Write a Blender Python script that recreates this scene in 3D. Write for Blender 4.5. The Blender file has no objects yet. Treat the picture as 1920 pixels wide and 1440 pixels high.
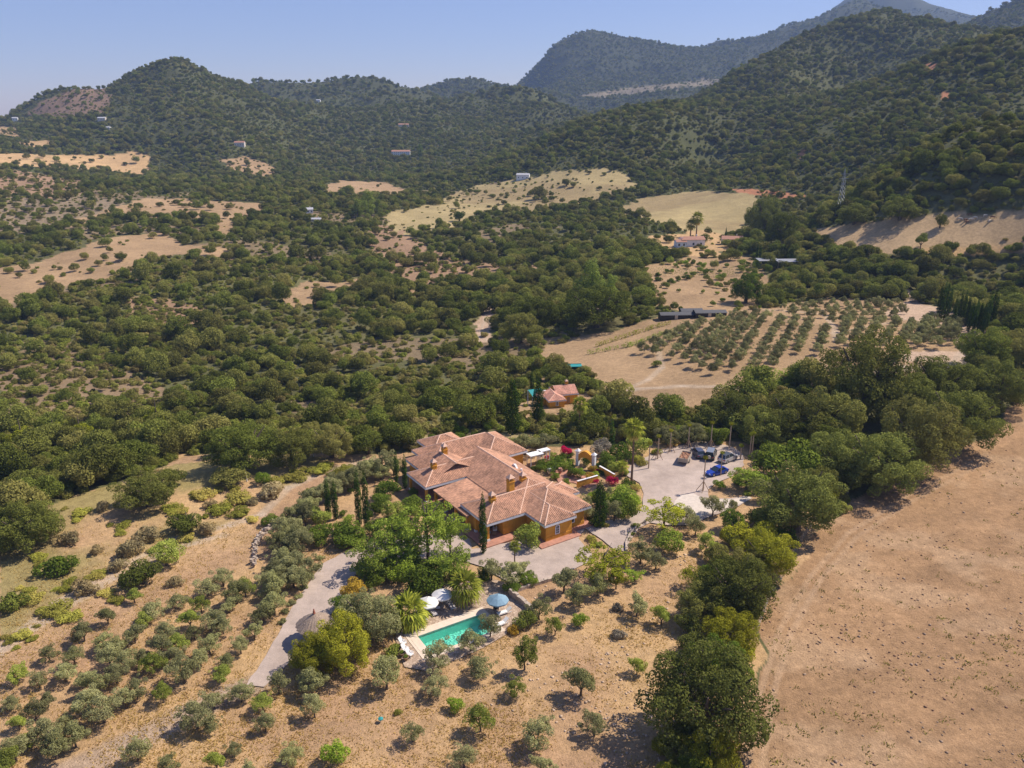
import bpy, bmesh, math, random
import numpy as np
from mathutils import Vector, Matrix

R = math.radians
scene = bpy.context.scene
col = scene.collection

# ------------------------------------------------------------------ camera
FPX, CAMH, HORIZON = 1490.0, 62.0, 220.0            # focal length and horizon line in pixels of a 1920 px wide frame
PITCH = math.atan((720 - HORIZON) / FPX)
cd = bpy.data.cameras.new('camera'); cam = bpy.data.objects.new('camera', cd); col.objects.link(cam)
cam.location = (0, 0, CAMH); cam.rotation_euler = (math.pi/2 - PITCH, 0, 0)
cd.sensor_width = 36.0; cd.lens = 36.0 * FPX / 1920.0; cd.clip_start = 0.5; cd.clip_end = 30000
scene.camera = cam

# ------------------------------------------------------------------ world and sun
SUN_DIR = Vector((0.924, 0.38, 0)).normalized(); SUN_EL = R(50.5)
tosun = Vector((SUN_DIR.x*math.cos(SUN_EL), SUN_DIR.y*math.cos(SUN_EL), math.sin(SUN_EL)))
w = bpy.data.worlds.new('World'); scene.world = w; w.use_nodes = True
nt = w.node_tree; nt.nodes.clear()
sky = nt.nodes.new('ShaderNodeTexSky'); sky.sky_type = 'NISHITA'; sky.sun_disc = False
sky.sun_elevation = SUN_EL; sky.sun_rotation = math.atan2(SUN_DIR.x, SUN_DIR.y)
sky.altitude = 100; sky.air_density = 1.0; sky.dust_density = 0.3; sky.ozone_density = 7.5
bg = nt.nodes.new('ShaderNodeBackground'); bg.inputs['Strength'].default_value = 0.095
wo = nt.nodes.new('ShaderNodeOutputWorld')
tn = nt.nodes.new('ShaderNodeVectorMath'); tn.operation = 'MULTIPLY'; tn.inputs[1].default_value = (1.24, 1.0, 1.08); nt.links.new(sky.outputs[0], tn.inputs[0]); nt.links.new(tn.outputs[0], bg.inputs[0]); nt.links.new(bg.outputs[0], wo.inputs[0])
sl = bpy.data.lights.new('sun', 'SUN'); so = bpy.data.objects.new('sun', sl); col.objects.link(so)
sl.energy = 4.9; sl.angle = R(0.5); sl.color = (1.0, 0.90, 0.77)
so.rotation_euler = (-tosun).to_track_quat('-Z', 'Y').to_euler()
scene.view_settings.view_transform = 'Standard'; scene.view_settings.look = 'None'
scene.view_settings.gamma = 1; scene.view_settings.exposure = 0.45
try: scene.view_settings.use_curve_mapping = False
except Exception: pass
scene.render.engine = 'CYCLES'
scene.cycles.max_bounces = 5; scene.cycles.diffuse_bounces = 2; scene.cycles.glossy_bounces = 2
scene.cycles.transmission_bounces = 4; scene.cycles.transparent_max_bounces = 8; scene.cycles.volume_bounces = 0
scene.cycles.use_denoising = True

# ------------------------------------------------------------------ numbers: noise, projection
rs = np.random.RandomState(7); rnd = random.Random(11)
_perm = np.random.RandomState(3).rand(256, 256)
def vnoise(x, y):
    x = np.asarray(x, float); y = np.asarray(y, float)
    xi = np.floor(x).astype(int); yi = np.floor(y).astype(int); fx = x-xi; fy = y-yi
    fx = fx*fx*(3-2*fx); fy = fy*fy*(3-2*fy)
    g = lambda a, b: _perm[a & 255, b & 255]
    return (g(xi,yi)*(1-fx)+g(xi+1,yi)*fx)*(1-fy) + (g(xi,yi+1)*(1-fx)+g(xi+1,yi+1)*fx)*fy
def fbm(x, y, s, o=4, seed=0):
    v = 0; a = .5; t = 0
    for k in range(o):
        v = v + a*vnoise(x/s+17.3*k+seed*7.1, y/s+9.7*k+seed*3.3); t += a; a *= .5; s *= .5
    return v/t
def sstep(a, b, x):
    t = np.clip((x-a)/(b-a), 0, 1); return t*t*(3-2*t)
CP, SP = math.cos(PITCH), math.sin(PITCH)
def ray(px, py):
    u = (px-960)/FPX; v = (py-720)/FPX
    return u, CP - v*SP, -(SP + v*CP)
def project(x, y, z):
    dz = z-CAMH; zc = y*CP - dz*SP; yc = y*SP + dz*CP
    zc = np.where(np.abs(zc) < 1e-3, 1e-3, zc)
    return 960 + FPX*x/zc, 720 - FPX*yc/zc, zc
def in_poly(px, py, poly):
    px = np.asarray(px, float); py = np.asarray(py, float); r = np.zeros(px.shape, bool); n = len(poly)
    for i in range(n):
        x1, y1 = poly[i]; x2, y2 = poly[(i+1) % n]
        if y1 == y2: continue
        c = ((y1 > py) != (y2 > py)) & (px < (x2-x1)*(py-y1)/(y2-y1)+x1)
        r ^= c
    return r

# ------------------------------------------------------------------ the lie of the land: surveyed heights, smooth spline between them
_cz = []   # (px, py, z): a sight line and the height where it meets the ground
for px in (-500, -100, 300, 700, 960, 1200, 1500, 1900, 2400):
    for py in (1900, 1440, 1200, 1000): _cz.append((px, py, 0.0))
for py, row in {900: (-1,-2,-2,-.5,0,0,0,.5,1), 800: (-5,-6,-8,-5,-1,0,1,2,4), 700: (-9,-9,-10,-9,-6,-1,3,5,7),
                600: (-7,-8,-9,-9,-7,-1,4,8,11), 500: (-2,-3,-4,-8,-7,-1,3,9,15), 420: (3,2,1,-4,-3,1,5,10,20)}.items():
    for px, z in zip((-500, -100, 300, 700, 960, 1200, 1500, 1900, 2400), row): _cz.append((px, py, z))
for px, py, z in ((-200,350,14),(50,350,10),(300,350,7),(600,350,4),(960,350,4),(1200,350,8),(1400,350,14),(1600,350,20),(1800,350,25),(2100,350,30),
                  (0,300,22),(300,300,15),(600,300,11),(900,300,12),(1100,300,11),(1300,300,23),(1500,300,31),(1700,300,38),(1900,300,42),(2100,300,46)): _cz.append((px, py, z))
_cd = []   # (px, py, depth): slopes and crests seen side on
_cd += [(-250,250,950),(0,250,1150),(200,250,980),(400,250,960),(600,250,1150),(800,250,1200),(960,250,1150),(1100,250,950),(1300,250,760),(1500,250,660),(1700,250,560),(1900,250,520),(2150,250,500)]
_cd += [(-200,222,1300),(200,200,1080),(315,200,1030),(450,200,1120),(600,200,1400),(750,200,1430),(880,200,1420),(1000,225,1300),(1200,205,1000),(1400,200,850),(1600,200,720),(1780,200,600),(2000,200,560)]
_cd += [(250,160,1170),(315,150,1150),(400,170,1200),(1700,150,900),(1500,150,980),(1400,170,960),(1840,130,640),(1950,120,620),(2150,140,600)]
crest = {  # name: (depth list, pixel list)
 'left':   [(5,217,1350),(60,196,1300),(110,176,1240),(160,162,1220),(205,158,1220),(225,142,1220),(250,130,1230),(290,117,1240),(315,113,1250),(345,120,1260),(390,136,1280),(430,150,1300),(470,163,1350),(520,190,1400)],
 'second': [(470,160,1750),(500,150,1750),(540,148,1750),(580,156,1750),(640,150,1780),(700,150,1800),(750,158,1800),(790,168,1800),(830,185,1780)],
 'third':  [(800,157,2400),(850,151,2400),(905,153,2400),(935,163,2400),(970,170,2400)],
 'knoll':  [(850,192,1500),(900,178,1500),(960,172,1500),(1010,178,1500),(1060,200,1450)],
 'rightA': [(1630,162,850),(1665,148,800),(1723,122,760),(1780,104,740),(1847,80,720),(1925,58,720),(2050,30,740),(2250,40,760)],
 'rightB': [(1007,232,1100),(1090,215,1080),(1140,192,1070),(1207,169,1060),(1273,162,1060),(1347,144,1080),(1430,109,1120),(1513,69,1170),(1590,45,1220),(1650,34,1250),(1713,49,1280),(1763,68,1300),(1820,78,1300)],
 'rightC': [(1750,66,2000),(1780,53,2000),(1820,44,2000),(1860,30,2000),(1915,6,2000),(2000,-25,2000),(2200,-40,2000)],
 'massif': [(965,168,2800),(985,158,2800),(1003,132,2800),(1022,108,2800),(1048,86,2800),(1075,66,2820),(1105,61,2850),(1150,66,2850),(1190,76,2850),(1230,77,2900),(1290,78,2950),(1350,76,3000),(1400,72,3000),(1450,58,3050),(1500,44,3100),(1550,22,3100),(1600,6,3150)],
 'peak':   [(1560,20,4300),(1600,0,4300),(1640,-12,4300),(1680,-8,4300),(1710,8,4300),(1745,30,4300),(1785,48,4300),(1900,70,4300)],
}
valley = [(1060,205,2000),(1150,190,2100),(1250,165,2300),(1340,155,2350),(1300,120,2700),(1150,130,2650),(1050,140,2650),(1450,110,2700),(880,185,1900),(760,190,1560),(640,185,1580),(530,190,1600)]
def _pd(px, py, d):
    u, a, c = ray(px, py); return (u*d, a*d, CAMH + c*d)
pts = []
for px, py, z in _cz:
    u, a, c = ray(px, py); t = (z-CAMH)/c; pts.append((u*t, a*t, z))
for px, py, d in _cd + valley: pts.append(_pd(px, py, d))
for nm, l in crest.items():
    back = {'left': .10, 'second': .12, 'third': .1, 'knoll': .1, 'rightA': .12, 'rightB': .16, 'rightC': .2, 'massif': .2, 'peak': .25}[nm]
    for i, (px, py, d) in enumerate(l):
        x, y, z = _pd(px, py, d); z -= 7 if d < 1600 else 10; pts.append((x, y, z))
        if i % 2 == 0:
            k = 1 + back; drop = max(12, (z-20)*.35); pts.append((x*k, y*k, z-drop))
for a in (-40, -20, 0, 20, 40):
    for r_ in (5600,): pts.append((r_*math.sin(R(a)), r_*math.cos(R(a)), 60.0))
P_ = np.array(pts); _r = np.hypot(P_[:,0], P_[:,1])
CU = np.stack([np.arctan2(P_[:,0], P_[:,1])*1.6, np.log(_r)], 1)
def _k(d2): return .5*d2*np.log(d2+1e-12)
def _solve():
    n = len(CU); d2 = ((CU[:,None]-CU[None])**2).sum(-1)
    K = _k(d2) + np.eye(n)*2e-4; Q = np.concatenate([np.ones((n,1)), CU], 1)
    A = np.zeros((n+3, n+3)); A[:n,:n] = K; A[:n,n:] = Q; A[n:,:n] = Q.T
    return np.linalg.solve(A, np.concatenate([P_[:,2], np.zeros(3)]))
_w = _solve()
def raw_height(x, y):
    x = np.asarray(x, float); y = np.asarray(y, float); sh = x.shape; x = x.ravel(); y = y.ravel(); out = np.empty(x.size)
    r = np.maximum(np.hypot(x, y), 15); U = np.stack([np.arctan2(x, np.maximum(y, 1))*1.6, np.log(r)], 1)
    n = len(CU)
    for i in range(0, x.size, 20000):
        u = U[i:i+20000]; d2 = (u**2).sum(1)[:,None] + (CU**2).sum(1)[None] - 2*u@CU.T
        out[i:i+20000] = _k(np.maximum(d2, 0))@_w[:n] + _w[n] + u@_w[n+1:]
    hill = sstep(15, 90, out)*sstep(350, 900, r)
    rid = 1-np.abs(2*fbm(x, y, 260, 4, 2)-1)
    out = out + hill*((rid-.75)*38*np.clip(r/1300, .5, 1.6) + (fbm(x, y, 70, 3, 5)-.5)*9)
    out = out + (fbm(x, y, 90, 3, 9)-.5)*5*sstep(170, 320, r)
    # the levelled ground of the house, the car park, the pool and the field beside them
    q = np.maximum(np.hypot((x-12)/80, (y-100)/62), 0)
    f = sstep(1.0, 1.35, q)
    near = np.where(y < 100, sstep(60, 110, np.abs(x)), 1.0)*0 + f
    bump = -(fbm(x, y, 5, 3, 4))*.22
    return (out*near + (1-near)*0 + bump).reshape(sh)
# the surveyed surface is sampled once on a grid that widens with distance; the ground mesh and everything on it use that grid
def radii():
    r = 18.0; out = []
    while r < 5600:
        out.append(r); r *= 1.0052 if r < 1600 else 1.009
    return np.array(out)
rr = radii(); th = np.concatenate([np.linspace(-58, -37, 60)[:-1], np.linspace(-37, 37, 520), np.linspace(37, 58, 60)[1:]])*math.pi/180
RRg, THg = np.meshgrid(rr, th, indexing='ij'); nr, nth = RRg.shape
X = (RRg*np.sin(THg)).ravel(); Y = (RRg*np.cos(THg)).ravel(); Z = raw_height(X, Y); ZG = Z.reshape(nr, nth)
def height(x, y):
    x = np.asarray(x, float); y = np.asarray(y, float); r = np.clip(np.hypot(x, y), rr[0], rr[-1]*.9999); a = np.clip(np.arctan2(x, y), th[0], th[-1]-1e-6)
    i = np.clip(np.searchsorted(rr, r, side='right')-1, 0, nr-2); j = np.clip(np.searchsorted(th, a, side='right')-1, 0, nth-2)
    fr = (r-rr[i])/(rr[i+1]-rr[i]); fa = (a-th[j])/(th[j+1]-th[j])
    return (ZG[i,j]*(1-fr)+ZG[i+1,j]*fr)*(1-fa) + (ZG[i,j+1]*(1-fr)+ZG[i+1,j+1]*fr)*fa
def ground(x, y): return float(height(np.array([x]), np.array([y]))[0])
_TS = 22*1.022**np.arange(0, 260)
def shoot(px, py, h=0.0):
    """ where sight lines (arrays) meet the ground raised by h """
    px = np.atleast_1d(np.asarray(px, float)); py = np.atleast_1d(np.asarray(py, float)); h = np.broadcast_to(h, px.shape).astype(float)
    lo = np.empty(px.size); hi = np.empty(px.size)
    for i in range(0, px.size, 2000):
        u, a, c = ray(px[i:i+2000], py[i:i+2000]); n = len(px[i:i+2000]); u = u*np.ones(n); a = a*np.ones(n); t = _TS[None]
        below = CAMH + c[:,None]*t <= height((u[:,None]*t).ravel(), (a[:,None]*t).ravel()).reshape(n, -1) + h[i:i+n,None]
        below[:,-1] = True; j = np.maximum(below.argmax(1), 1); hi[i:i+n] = _TS[j]; lo[i:i+n] = _TS[j-1]
    u, a, c = ray(px, py)
    for _ in range(12):
        m = (lo+hi)/2; below = CAMH + c*m <= height(u*m, a*m) + h
        hi = np.where(below, m, hi); lo = np.where(below, lo, m)
    m = (lo+hi)/2
    return u*m, a*m, CAMH + c*m - h, m
def at(px, py, h=0.0):
    x, y, z, m = shoot([px], [py], h); return Vector((x[0], y[0], z[0]))
def flat(px, py, h=0.0):
    u, a, c = ray(px, py); t = (h-CAMH)/c; return Vector((u*t, a*t, h))

# ------------------------------------------------------------------ object helpers
def tag(o, label=None, cat=None, group=None, kind=None):
    if label: o['label'] = label
    if cat: o['category'] = cat
    if group: o['group'] = group
    if kind: o['kind'] = kind
    return o
def empty(name, loc, rz=0.0):
    o = bpy.data.objects.new(name, None); col.objects.link(o); o.location = loc; o.rotation_euler = (0, 0, rz)
    o.empty_display_size = .5; return o
def mesh_np(name, V, F, mat=None, attrs=None, smooth=False):
    """ V (n,3), F (m,k) arrays """
    me = bpy.data.meshes.new(name); V = np.asarray(V, np.float32); F = np.asarray(F, np.int32)
    me.vertices.add(len(V)); me.vertices.foreach_set('co', V.ravel())
    m, k = F.shape; me.loops.add(m*k); me.loops.foreach_set('vertex_index', F.ravel())
    me.polygons.add(m); me.polygons.foreach_set('loop_start', np.arange(0, m*k, k, dtype=np.int32))
    try: me.polygons.foreach_set('loop_total', np.full(m, k, np.int32))
    except Exception: pass
    if smooth: me.polygons.foreach_set('use_smooth', np.ones(m, bool))
    for nm, (ty, dom, arr) in (attrs or {}).items():
        a = me.attributes.new(nm, ty, dom)
        a.data.foreach_set('color' if 'COLOR' in ty else ('vector' if 'VECTOR' in ty else 'value'), np.asarray(arr, np.float32).ravel())
    if mat: me.materials.append(mat)
    me.update(calc_edges=True); me.validate(); return me
def link(name, me, parent=None, loc=None):
    o = bpy.data.objects.new(name, me); col.objects.link(o)
    if parent: o.parent = parent
    if loc is not None: o.location = loc
    return o
class MB:
    """ collects shapes for one mesh """
    def __init__(s): s.v = []; s.f = []; s.M = Matrix()
    def add(s, vs, fs):
        b = len(s.v); s.v += [tuple(s.M @ Vector(v)) for v in vs]; s.f += [tuple(b+i for i in f) for f in fs]; return s
    def box(s, x0, x1, y0, y1, z0, z1, tx=0, ty=0):
        v = [(x0,y0,z0),(x1,y0,z0),(x1,y1,z0),(x0,y1,z0),(x0+tx,y0+ty,z1),(x1-tx,y0+ty,z1),(x1-tx,y1-ty,z1),(x0+tx,y1-ty,z1)]
        return s.add(v, [(3,2,1,0),(4,5,6,7),(0,1,5,4),(1,2,6,5),(2,3,7,6),(3,0,4,7)])
    def prism(s, poly, z0, z1):
        n = len(poly); v = [(x,y,z0) for x,y in poly]+[(x,y,z1) for x,y in poly]
        return s.add(v, [tuple(range(n))[::-1], tuple(range(n,2*n))]+[(i,(i+1)%n,n+(i+1)%n,n+i) for i in range(n)])
    def tube(s, path, rad, n=8, cap=True):
        path = [Vector(p) for p in path]; rad = rad if isinstance(rad, (list, tuple)) else [rad]*len(path); vs = []
        for i, p in enumerate(path):
            d = (path[min(i+1, len(path)-1)]-path[max(i-1, 0)]).normalized()
            a = d.orthogonal().normalized() if abs(d.z) < .99 else Vector((1,0,0)); a = (a - d*a.dot(d)).normalized(); b = d.cross(a)
            for k in range(n):
                t = 2*math.pi*k/n; vs.append(tuple(p + (a*math.cos(t)+b*math.sin(t))*rad[i]))
        fs = [(i*n+k, i*n+(k+1)%n, (i+1)*n+(k+1)%n, (i+1)*n+k) for i in range(len(path)-1) for k in range(n)]
        if cap: fs += [tuple(range(n))[::-1], tuple(range((len(path)-1)*n, len(path)*n))]
        return s.add(vs, fs)
    def lathe(s, prof, n=16, cx=0, cy=0, sx=1, sy=1):
        vs = [(cx+r*math.cos(2*math.pi*k/n)*sx, cy+r*math.sin(2*math.pi*k/n)*sy, z) for r, z in prof for k in range(n)]
        fs = [(i*n+k, i*n+(k+1)%n, (i+1)*n+(k+1)%n, (i+1)*n+k) for i in range(len(prof)-1) for k in range(n)]
        return s.add(vs, fs)
    def build(s, name, mat, parent=None, loc=None, smooth=False, bevel=0):
        me = bpy.data.meshes.new(name); me.from_pydata(s.v, [], s.f); me.materials.append(mat)
        if smooth:
            for p in me.polygons: p.use_smooth = True
        bm = bmesh.new(); bm.from_mesh(me); bmesh.ops.recalc_face_normals(bm, faces=bm.faces)
        if bevel: bmesh.ops.bevel(bm, geom=[e for e in bm.edges if e.is_manifold and e.calc_face_angle(0) > .5], offset=bevel, segments=2, affect='EDGES')
        bm.to_mesh(me); bm.free(); me.update()
        return link(name, me, parent, loc)
def kids(o): return [c for c in bpy.data.objects if c.parent == o]
def copy_tree(o, parent=None):
    c = o.copy(); col.objects.link(c); c.parent = parent
    for ch in KID.get(o.name, []): copy_tree(ch, c)
    return c
KID = {}
def remember(o):
    KID[o.name] = list(o.children)
    for c in o.children: remember(c)

# ------------------------------------------------------------------ materials
def newmat(name):
    m = bpy.data.materials.new(name); m.use_nodes = True; t = m.node_tree
    return m, t, t.nodes['Principled BSDF'], t.nodes.new, t.links.new
def plain(name, c, rough=.7, metal=0, noise=.12, scale=2.0, bump=0.0, c2=None):
    m, t, b, N, L = newmat(name)
    b.inputs['Roughness'].default_value = rough; b.inputs['Metallic'].default_value = metal
    tc = N('ShaderNodeTexCoord'); nz = N('ShaderNodeTexNoise'); nz.inputs['Scale'].default_value = scale; nz.inputs['Detail'].default_value = 6
    L(tc.outputs['Object'], nz.inputs['Vector'])
    mx = N('ShaderNodeMix'); mx.data_type = 'RGBA'
    mx.inputs[6].default_value = (*[v*(1-noise) for v in c], 1); mx.inputs[7].default_value = (*(c2 or [min(1, v*(1+noise)) for v in c]), 1)
    mr = N('ShaderNodeMapRange'); mr.inputs[1].default_value = .3; mr.inputs[2].default_value = .7
    L(nz.outputs[0], mr.inputs[0]); L(mr.outputs[0], mx.inputs[0]); L(mx.outputs[2], b.inputs['Base Color'])
    if bump:
        bp = N('ShaderNodeBump'); bp.inputs['Strength'].default_value = bump; bp.inputs['Distance'].default_value = .05
        L(nz.outputs[0], bp.inputs['Height']); L(bp.outputs[0], b.inputs['Normal'])
    return m
def leafmat(name, dark, light, alt=None, altamt=.35, transl=.3):
    k3 = (1.70, 1.80, 1.2); dark, light = [tuple(a*b for a, b in zip(c, k3)) for c in (dark, light)]
    if alt: alt = tuple(a*b for a, b in zip(alt, k3))
    m = bpy.data.materials.new(name); m.use_nodes = True; t = m.node_tree; N = t.nodes.new; L = t.links.new; t.nodes.clear()
    out = N('ShaderNodeOutputMaterial'); at_ = N('ShaderNodeAttribute'); at_.attribute_name = 'tint'
    mx = N('ShaderNodeMix'); mx.data_type = 'RGBA'; mx.inputs[6].default_value = (*dark, 1); mx.inputs[7].default_value = (*light, 1)
    L(at_.outputs['Fac'], mx.inputs[0])
    oi = N('ShaderNodeObjectInfo'); c = mx.outputs[2]
    if alt:
        m2 = N('ShaderNodeMix'); m2.data_type = 'RGBA'; m2.inputs[7].default_value = (*alt, 1)
        ml = N('ShaderNodeMath'); ml.operation = 'POWER'; ml.inputs[1].default_value = 1.8
        L(oi.outputs['Random'], ml.inputs[0]); mm = N('ShaderNodeMath'); mm.operation = 'MULTIPLY'; mm.inputs[1].default_value = altamt
        L(ml.outputs[0], mm.inputs[0]); L(mm.outputs[0], m2.inputs[0]); L(c, m2.inputs[6]); c = m2.outputs[2]
    hs = N('ShaderNodeHueSaturation'); mr = N('ShaderNodeMath'); mr.operation = 'MULTIPLY'; mr.inputs[1].default_value = 37.7
    fr = N('ShaderNodeMath'); fr.operation = 'FRACT'; L(oi.outputs['Random'], mr.inputs[0]); L(mr.outputs[0], fr.inputs[0])
    rg = N('ShaderNodeMapRange'); rg.inputs[3].default_value = .62; rg.inputs[4].default_value = 1.38
    L(fr.outputs[0], rg.inputs[0]); L(rg.outputs[0], hs.inputs['Value']); L(c, hs.inputs['Color'])
    d = N('ShaderNodeBsdfDiffuse'); tr = N('ShaderNodeBsdfTranslucent'); ms = N('ShaderNodeMixShader'); ms.inputs[0].default_value = transl
    L(hs.outputs[0], d.inputs[0]); L(hs.outputs[0], tr.inputs[0]); L(d.outputs[0], ms.inputs[1]); L(tr.outputs[0], ms.inputs[2]); L(ms.outputs[0], out.inputs[0])
    return m
M = {}
M['oak'] = leafmat('holm oak leaves', (.046,.056,.015), (.150,.160,.045), (.20,.16,.075), .7)
M['bigoak'] = leafmat('grey green oak leaves', (.052,.060,.019), (.160,.158,.052), (.12,.125,.05), .5)
M['scrub'] = leafmat('scrub leaves', (.075,.085,.02), (.19,.195,.05), (.22,.16,.10), .8)
M['olive'] = leafmat('olive leaves', (.105,.10,.065), (.27,.245,.165), (.2,.2,.09), .35, .25)
M['olivegreen'] = leafmat('greener olive leaves', (.10,.12,.03), (.24,.25,.07), (.20,.2,.08), .3, .25)
M['ash'] = leafmat('bright green leaves', (.085,.11,.022), (.235,.27,.06), (.17,.19,.05), .3, .3)
M['yellowgreen'] = leafmat('yellow green leaves', (.11,.12,.014), (.28,.27,.04), (.22,.2,.03), .3, .3)
M['garden'] = leafmat('garden shrub leaves', (.038,.06,.012), (.12,.155,.032), (.13,.14,.03), .5)
M['lime'] = leafmat('lime green leaves', (.09,.125,.02), (.215,.27,.05), (.22,.24,.04), .3, .3)
M['pepper'] = leafmat('olive brown weeping leaves', (.11,.105,.012), (.27,.24,.035), (.2,.2,.04), .3)
M['cypress'] = leafmat('cypress leaves', (.012,.024,.006), (.045,.07,.014), (.06,.08,.02), .3, .1)
M['pine'] = leafmat('pine needles', (.12,.125,.015), (.29,.28,.04), (.2,.2,.05), .3)
M['poplar'] = leafmat('poplar leaves', (.07,.085,.025), (.17,.195,.06), (.15,.17,.05), .3)
M['purple'] = leafmat('purple grey leaves', (.10,.08,.085), (.25,.21,.24), (.2,.17,.2), .3)
M['dry'] = leafmat('dry grey brush', (.16,.12,.09), (.34,.27,.21), (.3,.2,.13), .5)
M['weed'] = leafmat('green weeds', (.115,.115,.025), (.27,.25,.065), (.32,.24,.10), .7)
M['straw'] = leafmat('dry golden grass', (.34,.23,.12), (.48,.33,.18), (.45,.28,.12), .1, .5)
M['pink'] = leafmat('magenta bracts', (.20,.006,.05), (.42,.015,.12), (.4,.02,.05), .3)
M['orangeleaf'] = leafmat('rusty leaves', (.16,.10,.02), (.36,.22,.05), (.3,.24,.04), .3)
M['palm'] = leafmat('palm fronds', (.085,.10,.018), (.27,.26,.055), (.2,.2,.05), .3, .3)
M['deadpalm'] = leafmat('dead fronds', (.25,.16,.09), (.5,.36,.22), (.4,.3,.2), .3)
M['bark'] = plain('bark', (.11,.08,.055), .9, noise=.3, scale=4, bump=.4)
M['palmbark'] = plain('palm bark', (.16,.10,.065), .9, noise=.3, scale=6, bump=.5)
import time as _time; _T0 = _time.time()
def lap(s): print('LAP', s, round(_time.time()-_T0, 1))

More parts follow.
